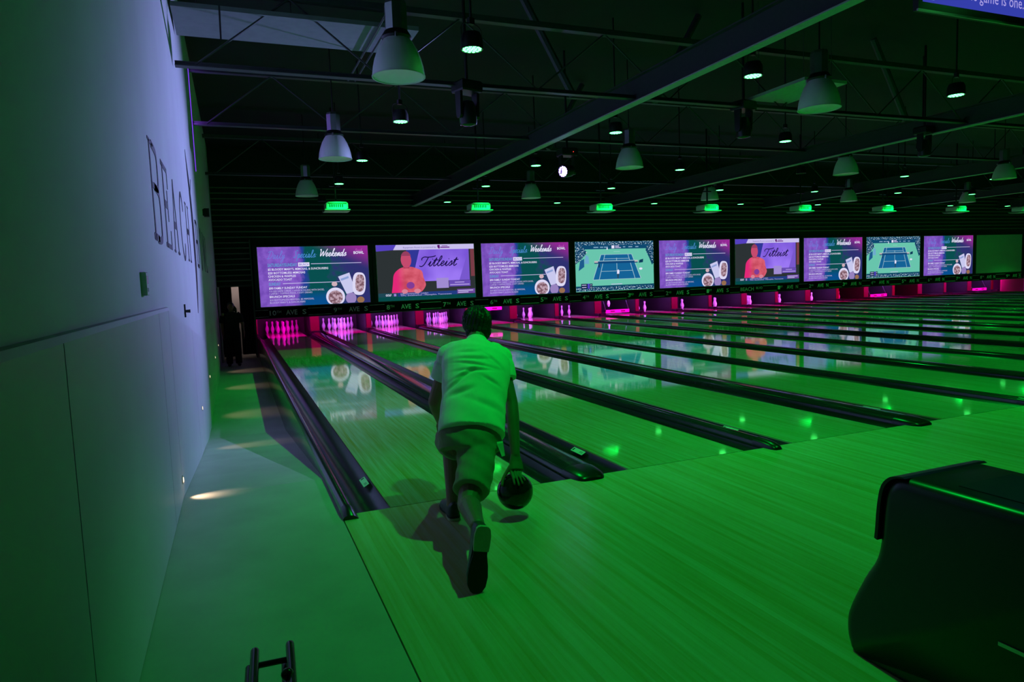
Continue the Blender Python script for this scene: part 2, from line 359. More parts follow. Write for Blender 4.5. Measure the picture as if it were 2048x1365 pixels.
CUR = {
 'T': ([[(-.25,1.25),(-.35,1.65),(.0,1.95),(.7,1.9),(1.5,2.0),(2.0,2.2)], [(.75,1.9),(.62,1.0),(.40,.25),(.05,-.05),(-.35,.1)]], 1.2),
 'i': ([[(0,.2),(.3,1),(.25,.2),(.45,0),(.75,.35)], [(.42,1.42),(.5,1.5)]], .72),
 't': ([[(0,.3),(.45,1.75),(.3,.3),(.5,0),(.85,.4)], [(.0,1.2),(.85,1.3)]], .8),
 'l': ([[(0,.3),(.5,1.5),(.45,2.1),(.25,1.85),(.2,.4),(.42,0),(.75,.35)]], .72),
 'e': ([[(0,.35),(.45,.6),(.5,.95),(.25,1),(.08,.5),(.3,.0),(.8,.35)]], .76),
 's': ([[(0,.3),(.42,1.05),(.52,.6),(.45,.1),(.12,.05)], [(.4,.1),(.75,.35)]], .72),
 'W': ([[(-.1,1.8),(.15,1.95),(.3,.05),(.85,1.5),(1.0,.05),(1.75,2.15)]], 1.6),
 'k': ([[(0,.3),(.5,2.0),(.32,2.05),(.15,0)], [(.15,.5),(.5,1.0),(.58,.8),(.25,.55),(.6,0),(.85,.3)]], .8),
 'n': ([[(0,.3),(.15,1),(.13,0),(.42,1),(.56,.85),(.53,.1),(.85,.35)]], .82),
 'd': ([[(.5,.9),(.2,1),(.05,.4),(.2,0),(.5,.6),(.78,2.1),(.62,.3),(.75,0),(1,.3)]], .95),
 'D': ([[(.5,1.9),(.25,.05)], [(-.1,1.7),(.7,2.05),(1.3,1.3),(.9,.3),(.2,0),(-.1,.2)]], 1.45),
 'a': ([[(.5,.9),(.2,1),(.05,.4),(.2,0),(.5,.7),(.55,.95),(.5,.2),(.65,0),(.9,.35)]], .86),
 'y': ([[(0,.6),(.15,1),(.15,.3),(.35,.1),(.6,1),(.5,-.3),(.2,-1),(-.05,-.7),(.85,.35)]], .8),
 'S': ([[(1.0,1.8),(.7,2.05),(.3,1.7),(.5,1.1),(.62,.5),(.3,0),(-.1,.2)]], 1.1),
 'p': ([[(0,.3),(.2,1),(0,-1)], [(.1,.5),(.45,1),(.6,.5),(.35,0),(.1,.15),(.5,.05),(.9,.35)]], .82),
 'c': ([[(.5,.85),(.25,1),(.05,.5),(.25,0),(.7,.35)]], .66),
 'B': ([[(.3,1.95),(.1,.0)], [(.0,1.8),(.7,2.0),(.8,1.4),(.25,1.05),(.9,.7),(.7,.05),(.1,.05)]], 1.05),
 'h': ([[(0,.3),(.45,1.9),(.3,2.0),(.1,0),(.4,.95),(.55,.8),(.5,.1),(.8,.35)]], .78),
 ':': ([[(.1,.15),(.2,.2)], [(.2,.75),(.3,.8)]], .6), ' ': ([], .55)}
def cursive(s, x0, x1, z0, xh, y, m, parent, w=.16, slant=.28, name='script_lettering'):
    mb = MB(); cur = 0; strokes = []
    for ch in s:
        st, adv = CUR[ch]
        for p in st: strokes.append([(q[0]+cur+q[1]*slant, q[1]) for q in p])
        cur += adv
    sx = (x1-x0)/cur
    for p in strokes:
        p = [(x0+a*sx, z0+b*xh) for a, b in smoothline(p, 6)]
        Lf, Rt = ribbon2(p, w*xh)
        for k in range(len(p)-1):
            mb.add([(Lf[k][0], y, Lf[k][1]), (Rt[k][0], y, Rt[k][1]), (Rt[k+1][0], y, Rt[k+1][1]), (Lf[k+1][0], y, Lf[k+1][1])], [(0,1,2,3)])
    o = part(name, mb, m, parent); o['kind'] = 'stuff'
    return o

def picture_material(name, build):
    m = bpy.data.materials.new(name); m.use_nodes = True; nt = m.node_tree; nt.nodes.clear()
    e = nt.nodes.new('ShaderNodeEmission'); o = nt.nodes.new('ShaderNodeOutputMaterial'); nt.links.new(e.outputs[0], o.inputs[0])
    tc = nt.nodes.new('ShaderNodeTexCoord'); sep = nt.nodes.new('ShaderNodeSeparateXYZ'); nt.links.new(tc.outputs['Object'], sep.inputs[0])
    nt.links.new(build(nt, tc, sep), e.inputs[0]); MATS[name] = m; return m
SW, SH = 3.10, 1.69
def N_noise(nt, vec, scale, detail=4):
    n = nt.nodes.new('ShaderNodeTexNoise'); n.inputs['Scale'].default_value = scale; n.inputs['Detail'].default_value = detail
    nt.links.new(vec, n.inputs['Vector']); return n.outputs['Fac']
def N_math(nt, op, a, b=None, c=None):
    n = nt.nodes.new('ShaderNodeMath'); n.operation = op
    for k, x in enumerate((a, b, c)):
        if x is None: continue
        if isinstance(x, (int, float)): n.inputs[k].default_value = x
        else: nt.links.new(x, n.inputs[k])
    return n.outputs[0]
def N_mix(nt, f, a, b):
    n = nt.nodes.new('ShaderNodeMix'); n.data_type = 'RGBA'; nt.links.new(f, n.inputs['Factor'])
    for k, x in (('A', a), ('B', b)):
        if isinstance(x, tuple): n.inputs[k].default_value = (*x, 1)
        else: nt.links.new(x, n.inputs[k])
    return n.outputs['Result']
def N_step(nt, v, lo, hi):
    n = nt.nodes.new('ShaderNodeMapRange'); n.inputs['From Min'].default_value = lo; n.inputs['From Max'].default_value = hi; n.interpolation_type = 'SMOOTHSTEP'
    nt.links.new(v, n.inputs['Value']); return n.outputs[0]
def specials_bg(nt, tc, sep):
    vec = tc.outputs['Object']; n1 = N_noise(nt, vec, 1.6); n2 = N_noise(nt, vec, 4.0)
    u = N_math(nt, 'MULTIPLY', sep.outputs['X'], 1/SW); v = N_math(nt, 'MULTIPLY', sep.outputs['Z'], 1/SH)
    uw = N_math(nt, 'MULTIPLY_ADD', n2, .14, N_math(nt, 'MULTIPLY_ADD', n1, .16, N_math(nt, 'ADD', u, -.15)))
    base = N_mix(nt, N_step(nt, n2, .35, .65), rgb(112, 72, 178), rgb(134, 92, 200))
    c = N_mix(nt, N_step(nt, uw, .355, .40), base, rgb(36, 62, 150))
    c = N_mix(nt, N_step(nt, uw, .395, .45), c, rgb(8, 78, 78))
    c = N_mix(nt, N_step(nt, N_math(nt, 'MULTIPLY_ADD', n2, .4, uw), .78, 1.02), c, rgb(46, 48, 112))
    mg = N_math(nt, 'ADD', N_math(nt, 'MULTIPLY', u, .8), v)
    c = N_mix(nt, N_step(nt, mg, 1.35, 1.75), c, rgb(150, 40, 150))
    bl = N_math(nt, 'MULTIPLY', N_step(nt, N_math(nt, 'SUBTRACT', .32, v), 0, .25), N_math(nt, 'MULTIPLY', N_step(nt, u, .3, .42), N_step(nt, N_math(nt, 'SUBTRACT', .8, u), 0, .2)))
    return N_mix(nt, bl, c, rgb(8, 78, 140))
def crowd(nt, tc, sep):
    n = N_noise(nt, tc.outputs['Object'], 24, 2)
    c = N_mix(nt, N_step(nt, n, .45, .55), rgb(10, 50, 80), rgb(40, 100, 140))
    return N_mix(nt, N_step(nt, n, .56, .62), c, rgb(200, 220, 228))
def food(nt, tc, sep):
    n = N_noise(nt, tc.outputs['Object'], 12, 3)
    c = N_mix(nt, N_step(nt, n, .4, .6), rgb(120, 84, 96), rgb(190, 160, 175))
    return N_mix(nt, N_step(nt, n, .62, .7), c, rgb(215, 205, 225))
def lilac(nt, tc, sep):
    n = N_noise(nt, tc.outputs['Object'], .9, 2)
    return N_mix(nt, N_step(nt, n, .3, .7), rgb(120, 84, 214), rgb(158, 122, 246))
def polo(nt, tc, sep):
    n = N_noise(nt, tc.outputs['Object'], 3, 3)
    return N_mix(nt, N_step(nt, sep.outputs['X'], .9, .55), N_mix(nt, N_step(nt, n, .35, .7), rgb(196, 72, 92), rgb(222, 100, 120)), rgb(226, 40, 120))
M_SPEC = picture_material('specials picture', specials_bg); M_CROWD = picture_material('crowd picture', crowd)
M_FOOD = picture_material('food picture', food); M_LILAC = picture_material('studio wall picture', lilac); M_POLO = picture_material('polo picture', polo)
def P(e, name, uv, m, d):   # flat shape on the picture, uv in fractions of the picture, d layers proud
    return part(name, MB().poly([(a*SW, -.0012*d, b*SH) for a, b in uv]), m, e)
def ell(cu, cv, ru, rv, n=28, rot=0, sq=1.0):
    out = []
    for k in range(n):
        a = 2*PI*k/n; c, s = math.cos(a), math.sin(a)
        x = ru*math.copysign(abs(c)**sq, c)*SW; y = rv*math.copysign(abs(s)**sq, s)*SW
        out.append((cu+(x*math.cos(rot)-y*math.sin(rot))/SW, cv+(x*math.sin(rot)+y*math.cos(rot))/SH))
    return out
def rect(u0, u1, v0, v1): return [(u0,v0),(u1,v0),(u1,v1),(u0,v1)]
WHITE = glow(228, 226, 250); CYAN = glow(86, 158, 206); PALE = glow(196, 190, 232)
def screen_base(du0=0., du1=0., dv0=0.):
    e = empty('projection_screen', (0, SCREEN_Y, 0))
    part('screen_cloth', MB().box(0, SW, 0, .012, 0, SH), M_SCREEN, e)
    f = MB(); fw = .105
    f.box(-fw, SW+fw, .0, .10, -.042, 0).box(-fw, SW+fw, 0, .10, SH, SH+.045).box(-fw, 0, 0, .10, 0, SH).box(SW, SW+fw, 0, .10, 0, SH)
    part('frame', f, M_FRAME, e)
    return e
def specials():
    e = screen_base()
    P(e, 'picture', rect(.004, .996, .004, .996), M_SPEC, 1)
    T = lambda s, u0, u1, v, h, m=WHITE, b=.014: text_part(s, u0*SW, u1*SW, v*SH, h*SH, -.0045, m, e, bold=b)
    cursive('Daily', .085*SW, .235*SW, .80*SH, .062*SH, -.0036, glow(110, 120, 214), e)
    cursive('Specials:', .315*SW, .525*SW, .81*SH, .060*SH, -.0036, glow(70, 138, 206), e)
    cursive('Weekends', .545*SW, .79*SW, .825*SH, .058*SH, -.0036, WHITE, e, w=.22)
    cursive('Beach', .875*SW, .94*SW, .905*SH, .020*SH, -.0036, glow(190, 90, 190), e, w=.2)
    T('BOWL', .862, .958, .855, .044, b=.03)
    T('SATURDAY/SUNDAY', .085, .343, .668, .052, CYAN, .02)
    P(e, 'heading_box', rect(.352, .452, .662, .728), WHITE, 2); T('BRUNCH', .360, .444, .675, .040, glow(110, 90, 190), .01)
    P(e, 'rule_line', rect(.466, .93, .697, .707), PALE, 2)
    T("$5 BLOODY MARY'S, MIMOSAS, & SUNCRUISERS", .085, .62, .606, .034); T('$20 BOTTOMLESS MIMOSAS', .085, .41, .546, .034)
    T('CHICKEN & WAFFLES', .085, .325, .490, .034); T('AVOCADO TOAST', .085, .29, .434, .034)
    T('SUNDAY', .085, .187, .354, .050, CYAN, .02); P(e, 'rule_line', rect(.207, .72, .377, .387), PALE, 2)
    T('$90 FAMILY SUNDAY FUNDAY', .085, .42, .292, .034)
    T('4 X $20 GAME CARDS, 1 HOUR BOWLING WITH SHOES,', .085, .572, .246, .028, PALE, 0); T('1 LARGE 1 TOPPING PIZZA, 4 SOFT DRINKS', .085, .462, .206, .028, PALE, 0)
    T('BRUNCH SPECIALS', .085, .305, .150, .034)
    T("$20 BOTTOMLESS MIMOSAS, $5 MIMOSAS,", .085, .475, .098, .028, PALE, 0); T("BLOODY MARY'S, & SUNCRUISERS", .085, .395, .054, .028, PALE, 0)
    P(e, 'cup_picture', [p for p in ell(.815, .09, .05, .055) if p[1] > .006] , glow(150, 130, 190), 2)
    P(e, 'receipt_picture', [(.705,.47),(.812,.535),(.862,.205),(.775,.165)], glow(200, 200, 238), 3)
    P(e, 'receipt_heading_picture', [(.726,.43),(.80,.475),(.805,.44),(.732,.395)], glow(140, 160, 214), 4)
    pl = P(e, 'bowl_picture', [(u, max(.006, v)) for u, v in ell(.672, .125, .087, .087)], glow(220, 216, 244), 4)
    P(e, 'food_picture', [(u, max(.006, v)) for u, v in ell(.672, .115, .067, .065)], M_FOOD, 5)
    P(e, 'plate_picture', ell(.898, .335, .062, .108, rot=-.08, sq=.7), glow(220, 216, 244), 4)
    P(e, 'food_picture', ell(.905, .345, .042, .082, rot=-.08, sq=.7), M_FOOD, 5)
    P(e, 'cup_picture', ell(.668, .345, .026, .022), glow(206, 176, 186), 4)
    P(e, 'glass_picture', [(u, max(.006, v)) for u, v in ell(.905, .055, .035, .030)], glow(150, 110, 80), 3)
    return e
def golf():
    e = screen_base()
    P(e, 'picture', rect(.004, .996, .075, .996), glow(44, 50, 52), 1)
    P(e, 'picture', rect(.004, .996, .004, .075), glow(6, 72, 72), 1)
    P(e, 'banner_picture', rect(.004, .996, .905, .996), glow(200, 190, 236), 2)
    P(e, 'banner_picture', [(.004,.885),(.17,.905),(.20,.996),(.004,.996)], glow(84, 64, 190), 3)
    text_part('Equipment Room is presented by', .27*SW, .60*SW, .935*SH, .026*SH, -.005, glow(80, 60, 150), e)
    P(e, 'emblem_picture', [(.625,.92),(.64,.92),(.64,.985),(.615,.985),(.615,.95)], glow(90, 20, 110), 4)
    P(e, 'caption_picture', rect(.645, .74, .930, .952), glow(120, 60, 150), 4); P(e, 'caption_picture', rect(.66, .72, .962, .974), glow(120, 60, 150), 4)
    P(e, 'studio_panel_picture', [(.30,.905),(.44,.905),(.33,.33),(.29,.33)], glow(48, 54, 150), 2)
    P(e, 'studio_panel_picture', [(.43,.905),(.94,.905),(.94,.335),(.34,.335)], M_LILAC, 3)
    P(e, 'studio_panel_picture', [(.94,.905),(.94,.335),(.83,.335)], glow(120, 88, 206), 4)
    P(e, 'studio_edge_picture', rect(.955, .996, .40, .90), glow(120, 60, 70), 3)
    cursive('Titleist', .44*SW, .80*SW, .605*SH, .085*SH, -.0065, glow(24, 14, 70), e, w=.2, slant=.35)
    man = P(e, 'man_picture', smoothline([(.135,.135),(.15,.30),(.165,.47),(.215,.565),(.27,.60),(.33,.605),(.39,.575),(.445,.52),(.46,.40),(.48,.27),(.44,.16),(.40,.135)], 4), M_POLO, 6)
    P(man, 'head_picture', ell(.292, .725, .052, .075, rot=.05), glow(196, 74, 110), 8)
    P(man, 'neck_picture', rect(.262, .322, .575, .64), glow(176, 60, 92), 7)
    P(man, 'hair_picture', [(u, v) for u, v in ell(.292, .735, .055, .080) if v > .775], glow(150, 62, 96), 9)
    P(man, 'hand_picture', ell(.265, .165, .030, .022), glow(214, 130, 150), 9); P(man, 'hand_picture', ell(.392, .165, .034, .022), glow(214, 130, 150), 9)
    P(man, 'cap_picture', ell(.325, .27, .040, .034), glow(130, 60, 150), 8)
    P(e, 'card_picture', [(.59,.20),(.715,.20),(.715,.385),(.59,.385)], glow(160, 140, 210), 6)
    P(e, 'caption_picture', rect(.72, .945, .22, .33), glow(104, 76, 180), 5)
    P(e, 'caption_picture', rect(.78, .88, .287, .305), glow(170, 150, 220), 6); P(e, 'caption_picture', rect(.73, .935, .243, .263), glow(170, 150, 220), 6)
    P(e, 'caption_bar_picture', rect(.195, .80, .075, .145), glow(34, 60, 130), 7); P(e, 'caption_bar_picture', rect(.80, .99, .085, .17), glow(110, 74, 160), 7)
    P(e, 'caption_bar_picture', rect(.004, .195, .075, .145), glow(30, 70, 84), 7)
    text_part('GOLF', .075*SW, .13*SW, .09*SH, .036*SH, -.0098, WHITE, e, bold=.02); P(e, 'emblem_picture', rect(.155, .178, .085, .13), glow(150, 130, 210), 8)
    text_part('Jude Championship - Leaders', .22*SW, .50*SW, .112*SH, .026*SH, -.0098, PALE, e); text_part('TPC Southwind - Memphis, Tennessee', .22*SW, .74*SW, .080*SH, .024*SH, -.0098, PALE, e)
    P(e, 'caption_picture', rect(.81, .97, .132, .148), PALE, 8); P(e, 'caption_picture', rect(.81, .92, .100, .116), PALE, 8)
    return e
def tennis():
    e = screen_base(); CT = glow(104, 196, 172); BL = glow(20, 98, 150); LN = glow(170, 205, 215)
    P(e, 'picture', rect(.004, .996, .004, .996), CT, 1)
    P(e, 'crowd_picture', rect(.004, .996, .90, .996), M_CROWD, 2)
    P(e, 'barrier_picture', rect(.06, .94, .845, .925), glow(14, 72, 110), 3)
    for a, b in ((.23,.29),(.31,.35),(.36,.41),(.60,.63),(.67,.72),(.76,.80)): P(e, 'banner_picture', rect(a, b, .872, .892), glow(130, 170, 200), 4)
    P(e, 'banner_picture', rect(.455, .49, .855, .915), WHITE, 4); P(e, 'banner_picture', rect(.50, .55, .89, .91), PALE, 4); P(e, 'banner_picture', rect(.50, .575, .862, .878), PALE, 4)
    P(e, 'crowd_picture', [(.004,.90),(.09,.90),(.15,.78),(.06,.62),(.004,.55)], M_CROWD, 3)
    P(e, 'crowd_picture', [(.996,.90),(.90,.90),(.895,.80),(.96,.58),(.996,.52)], M_CROWD, 3)
    P(e, 'barrier_picture', [(.895,.84),(.91,.84),(.99,.54),(.975,.50)], glow(12, 66, 96), 4)
    def pt(x, y):  # court coordinates: x -1..1, y 0 near .. 1 far
        v = .235 + (.735-.235)*(1-(1-y)**1.25) if False else .235+(.735-.235)*y
        hw = .305*(1-y)+.195*y
        return (.52+x*hw-.005*y, v)
    P(e, 'court_picture', [pt(-1,0), pt(1,0), pt(1,1), pt(-1,1)], BL, 2)
    def line(a, b, w=.006):
        (x0, y0), (x1, y1) = a, b; p, q = [(u*SW, v*SH) for u, v in (a, b)]
        Lf, Rt = ribbon2([p, q], w*SW)
        part('court_line_picture', MB().poly([(Lf[0][0], -.0036, Lf[0][1]), (Rt[0][0], -.0036, Rt[0][1]), (Rt[1][0], -.0036, Rt[1][1]), (Lf[1][0], -.0036, Lf[1][1])]), LN, e)
    for x in (-1, -.75, .75, 1): line(pt(x, 0), pt(x, 1))
    for y, xm in ((0, 1), (1, 1), (.33, .75), (.83, .75)): line(pt(-xm, y), pt(xm, y), .004)
    line(pt(0, .33), pt(0, .86), .006)
    P(e, 'net_picture', [(.235,.555),(.785,.555),(.785,.60),(.235,.60)], glow(16, 70, 120), 5); P(e, 'net_tape_picture', [(.235,.60),(.785,.60),(.785,.612),(.235,.612)], LN, 6)
    for u in (.235, .745): P(e, 'net_post_picture', rect(u, u+.045, .575, .605), glow(190, 180, 180), 7)
    pl = P(e, 'player_picture', [(.515,.34),(.545,.34),(.548,.40),(.535,.43),(.518,.405)], WHITE, 7); P(pl, 'legs_picture', [(.520,.25),(.535,.25),(.54,.34),(.517,.34)], glow(40, 70, 90), 7)
    P(e, 'player_picture', [(.285,.48),(.30,.48),(.30,.56),(.288,.56)], glow(20, 50, 80), 7); P(e, 'player_picture', [(.392,.83),(.405,.83),(.405,.87),(.392,.87)], WHITE, 7)
    P(e, 'umpire_chair_picture', [(.11,.56),(.17,.56),(.165,.70),(.13,.74)], glow(110, 170, 205), 5); P(e, 'umpire_chair_picture', [(.04,.42),(.11,.50),(.11,.66),(.06,.62)], glow(30, 90, 140), 5)
    P(e, 'line_judge_picture', [(.80,.55),(.855,.56),(.86,.63),(.81,.61)], glow(14, 60, 90), 5); P(e, 'court_mark_picture', ell(.825, .43, .022, .012), WHITE, 5)
    P(e, 'banner_picture', rect(.44, .58, .128, .142), PALE, 4); P(e, 'banner_picture', rect(.48, .56, .785, .795), glow(150, 210, 200), 4)
    P(e, 'crowd_picture', rect(.004, .996, .012, .085), M_CROWD, 3); P(e, 'barrier_picture', rect(.004, .996, .085, .115), glow(14, 70, 100), 3)
    P(e, 'scoreboard_picture', rect(.065, .145, .065, .165), glow(14, 34, 70), 5); P(e, 'scoreboard_picture', rect(.145, .170, .065, .165), glow(84, 70, 200), 5); P(e, 'scoreboard_picture', rect(.170, .205, .065, .165), glow(14, 50, 70), 5)
    for v in (.085, .13): P(e, 'score_picture', rect(.075, .13, v, v+.014), PALE, 6); P(e, 'score_picture', rect(.178, .195, v, v+.014), PALE, 6)
    return e
def blank(): return screen_base()
kinds = ['s','g','s','t','s','g','s','t','s','b']; proto = {}
WHAT = {'s': 'showing the weekend specials menu', 'g': 'showing a man in a pink polo', 't': 'showing a blue tennis court', 'b': 'left blank'}
for k, c in enumerate(kinds):
    if c not in proto: proto[c] = o = {'s': specials, 'g': golf, 't': tennis, 'b': blank}[c]()
    else: o = copy_tree(proto[c])
    o.location = (-.175+k*PAIR*.999, SCREEN_Y, .905)
    tag(o, 'screen %s, over the %s sign' % (WHAT[c], SIGNS[2*k]), 'projection screen', 'projection screens over the lanes')

# ------------------------------------------------------------------ pin decks
prof = [(.001,0),(.0258,0),(.029,.006),(.036,.030),(.050,.070),(.0600,.105),(.0605,.122),(.055,.155),(.045,.190),(.033,.220),(.0250,.242),(.0232,.258),(.0255,.285),(.0305,.320),(.0323,.344),(.029,.364),(.020,.376),(.008,.381),(.001,.381)]
pin_me = MB().lathe(prof, 18).mesh('bowling_pin'); pin_me.materials.append(M_PIN)
for p in pin_me.polygons: p.use_smooth = True
PINPOS = {}; n = 1
for row in range(4):
    for j in range(row+1): PINPOS[n] = ((j-row/2)*.3048, 18.29+row*.264); n += 1
ALL = list(range(1, 11))
SETS = {0: ALL, 1: ALL, 2: ALL, 3: ALL, 4: [1,3,6,9,10], 5: [4,5,1,3,6], 6: [4,5,6], 7: [], 8: [2,3,6], 9: [2,3,6], 10: [1,2,3,5], 11: [1,2,3,4,5,6], 12: [1,2,3,4,5,6], 13: [1,2,3,5,6], 14: [2,1,3], 15: [7], 16: [1,3], 17: [1,3], 18: [1,3], 19: [4]}
def area(name, loc, rot, sx, sy, col, w, parent=None, spread=PI):
    l = bpy.data.lights.new(name, 'AREA'); l.shape = 'RECTANGLE'; l.size = sx; l.size_y = sy; l.color = col; l.energy = w; l.spread = spread
    o = bpy.data.objects.new(name, l); COL.objects.link(o); o.location = loc; o.rotation_euler = rot
    if parent: o.parent = parent
    return o
for i in range(NL):
    x = lane_x(i)+LANE_W/2
    for n in SETS[i]:
        o = bpy.data.objects.new('bowling_pin', pin_me); COL.objects.link(o); px, py = PINPOS[n]; o.location = (x+px, py, .0005); o.rotation_euler = (0,0,random.random()*6)
        full = 'full rack' if len(SETS[i]) == 10 else 'pins left standing'
        rown = 'head pin' if n == 1 else ('second row pin' if n < 4 else ('third row pin' if n < 7 else 'back row pin'))
        tag(o, 'white %s of the %s under the %s sign' % (rown, full, SIGNS[i]), 'bowling pin', 'pins on the %s lane' % SIGNS[i])
    # the deck lamp: a slim tube lamp behind the sign band, pink or red, with a bluish tube nearer the pins
    lamp = empty('deck_lamp', (x, 0, 0)); tag(lamp, 'slim tube lamp over the %s pins' % SIGNS[i], 'lamp', 'pin deck lamps')
    part('reflector', MB().box(-.5, .5, 16.55, 16.62, .80, .979), M_FRAME, lamp)
    pink = (1.0, 0.0, .62) if i not in (14, 16) else (1.0, 0.0, .10)
    if i in (12, 13): pink = (1., 0., .5)
    area('tube_light', (0, 16.66, .78), (math.radians(62), 0, 0), 1.0, .06, pink, PIN_W*(1.15 if i == 0 else 1), lamp)
    if i != 0 and i not in (14, 16):
        part('reflector', MB().box(-.5, .5, 17.62, 17.68, .80, .979), M_FRAME, lamp)
        area('tube_light', (0, 17.7, .79), (math.radians(50), 0, 0), 1.0, .05, (.30, .14, 1.0), PIN_W*.8, lamp)
# kickbacks between the decks with red fronts
for i in range(-1, NL):
    if i < 0: xa, xb = -.31, -.06
    elif i == NL-1: xa, xb = lane_x(i)+LANE_W+.06, lane_x(i)+LANE_W+.35
    else: xa, xb = lane_x(i)+LANE_W+.06, lane_x(i+1)-.06
    hw = .15 if i >= 0 and i % 2 == 0 else (.09 if i >= 0 else .035); inset = .02
    k = empty('kickback', ((xa+xb)/2 if i >= 0 else -.27, 17.62, 0))
    nm = 'beside the 10TH AVE S pins at the gangway' if i < 0 else 'to the right of the %s pins' % SIGNS[i]
    tag(k, 'pin deck wall with red front %s' % nm, 'kickback', 'pin deck side walls')
    part('side_wall', MB().box(-hw, hw, .02, 1.85, -.05, .95), M_KICK, k)
    part('front_panel', MB().box(-hw+inset, hw-inset+.0, -.0, .02, .0, .9), M_RED, k)
    part('lower_cover', MB().box(-hw, hw, -.30, .0, -.05, .075), M_GUTTER, k)
struct(part('curtain_backdrop', MB().box(-.31, X_END-1.5, 19.50, 19.53, LOW, 1.2), M_BLACK))
struct(part('deck_light_cover', MB().box(-.32, X_END-1.5, SCREEN_Y+.2, 19.6, .98, 1.05), M_BLACK))  # unseen cover over the pin decks, added to stop lamp light leaking upwards
M_SWEEP = mat('fluorescent pink sweep', (.9, .05, .6), .4)
for i, zz, y in ((7, .05, 17.75), (15, .05, 17.75), (19, .05, 17.75), (4, .40, 17.75)):
    x = lane_x(i)+LANE_W/2; e = empty('sweep_bar', (x, y, zz)); tag(e, 'bright pink sweep bar %s under the %s sign' % ('raised' if zz > .2 else 'lowered', SIGNS[i]), 'sweep bar')
    part('bar', MB().loft([[(a, -.02, 0), (a, .02, .0), (a, .02, .12), (a, -.02, .12)] for a in (-.50, -.46, .46, .50)]), M_SWEEP, e)
    for a in (-.30, .14): part('print', MB().box(a, a+.18, -.0215, -.02, .035, .085), mat('dark pink print', (.15, .0, .1), .5), e)
    for s in (-1, 1): part('arm', MB().cyl((s*.49, .0, .06), (s*.49, .45, .985-zz), .018, seg=8), M_KICK, e)
e = empty('pin_lifter', (lane_x(7)+LANE_W/2-.05, 18.3, .64)); tag(e, 'dark pinsetter gripper holding a pin above the pink sweep bar', 'pin gripper')
part('rod', MB().cyl((0,0,.006), (0,0,.342), .015, seg=8), M_KICK, e); part('cup', MB().lathe([(.030,.004),(.030,.02),(.010,.03)], 14), M_KICK, e)
o = bpy.data.objects.new('bowling_pin', pin_me); COL.objects.link(o); o.location = (lane_x(7)+LANE_W/2-.05, 18.3, .26); tag(o, 'single white pin lifted clear by the pinsetter above the pink sweep bar', 'bowling pin')

# ------------------------------------------------------------------ ceiling steel
def joist(y, z0, x0=WALL_X+.02, x1=X_END-.05):
    e = empty('roof_joist', (0, y, z0)); struct(e); e['label'] = 'open web steel joist spanning the hall'
    part('lower_chord', MB().box(x0, x1, -.05, .05, 0, .012).box(x0, x1, -.006, .006, .012, .06), M_STEEL, e)
    part('upper_chord', MB().box(x0, x1, -.05, .05, .80, .87), M_STEEL, e)
    w = MB(); x = x0+.2; up = False
    while x < x1-1.2:
        w.cyl((x, 0, .03 if not up else .82), (x+1.0, 0, .82 if not up else .03), .012, seg=6); x += 1.0; up = not up
    part('web_rods', w, M_STEEL, e)
for y, z in ((-6.6, 3.95), (-3.0, 3.95), (.5, 3.95), (3.95, 3.80), (7.55, 3.98), (12.4, 3.97)): joist(y, z)
for x in (4.40, 11.05, 17.85, 24.6, 31.2):
    e = empty('roof_girder', (x, 0, 3.74)); struct(e); e['label'] = 'long steel girder running down the lanes'
    part('lower_flange', MB().box(-.065, .065, Y_BACK+.02, SCREEN_Y+.09, 0, .016), M_FLANGE, e)  # grey flange, made paler than the web to stand in for floor bounce
    part('web_plate', MB().box(-.006, .006, Y_BACK+.02, SCREEN_Y+.09, .016, .32), M_STEEL, e)
    part('upper_flange', MB().box(-.065, .065, Y_BACK+.02, SCREEN_Y+.09, .32, .336), M_STEEL, e)
for k, (x, y0, y1, dx) in enumerate(((3.0, 3.9, 7.5, .75), (5.9, 3.9, 7.5, -.8), (5.9, 7.6, 12.3, -.8), (9.5, 3.9, 7.5, .8))):
    e = part('knee_brace', MB().tube([(x+dx, y0+.6, 3.95), (x, y0+.6, 5.25)], .055, 8), M_STEEL); struct(e)
M_CLOUD = mat('grey ceiling sheet', (.20, .20, .22), .7, noise=.1)
e = empty('ceiling_panel', (0, 0, 4.4)); tag(e, 'long pale grey flat panel under the ceiling against the wall', 'panel')
part('sheet', MB().box(WALL_X+.02, -.78, 3.9, 4.8, 0, .05), M_CLOUD, e); part('sheet', MB().box(-.76, 1.41, 3.9, 4.8, 0, .05), M_CLOUD, e)
for x in (-1.0, 0, 1.2): part('hanger', MB().cyl((x, 4.3, .05), (x, 4.3, .9), .006, seg=6), M_STEEL, e)
for q in (.92, 1.02): part('conduit', MB().cyl((q, 3.4, -.03), (q-.02, 6.0, -.03), .012, seg=8), M_STEEL, e)
e = empty('ceiling_panel', (0, 0, 3.92)); tag(e, 'square grey panel hung flat beside a pendant lamp', 'panel')
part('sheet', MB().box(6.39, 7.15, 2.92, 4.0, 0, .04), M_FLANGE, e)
for x, y in ((6.5, 3.05), (7.0, 3.05), (6.5, 3.9), (7.0, 3.9)): part('hanger', MB().cyl((x, y, .04), (x, y, 1.38), .005, seg=6), M_STEEL, e)

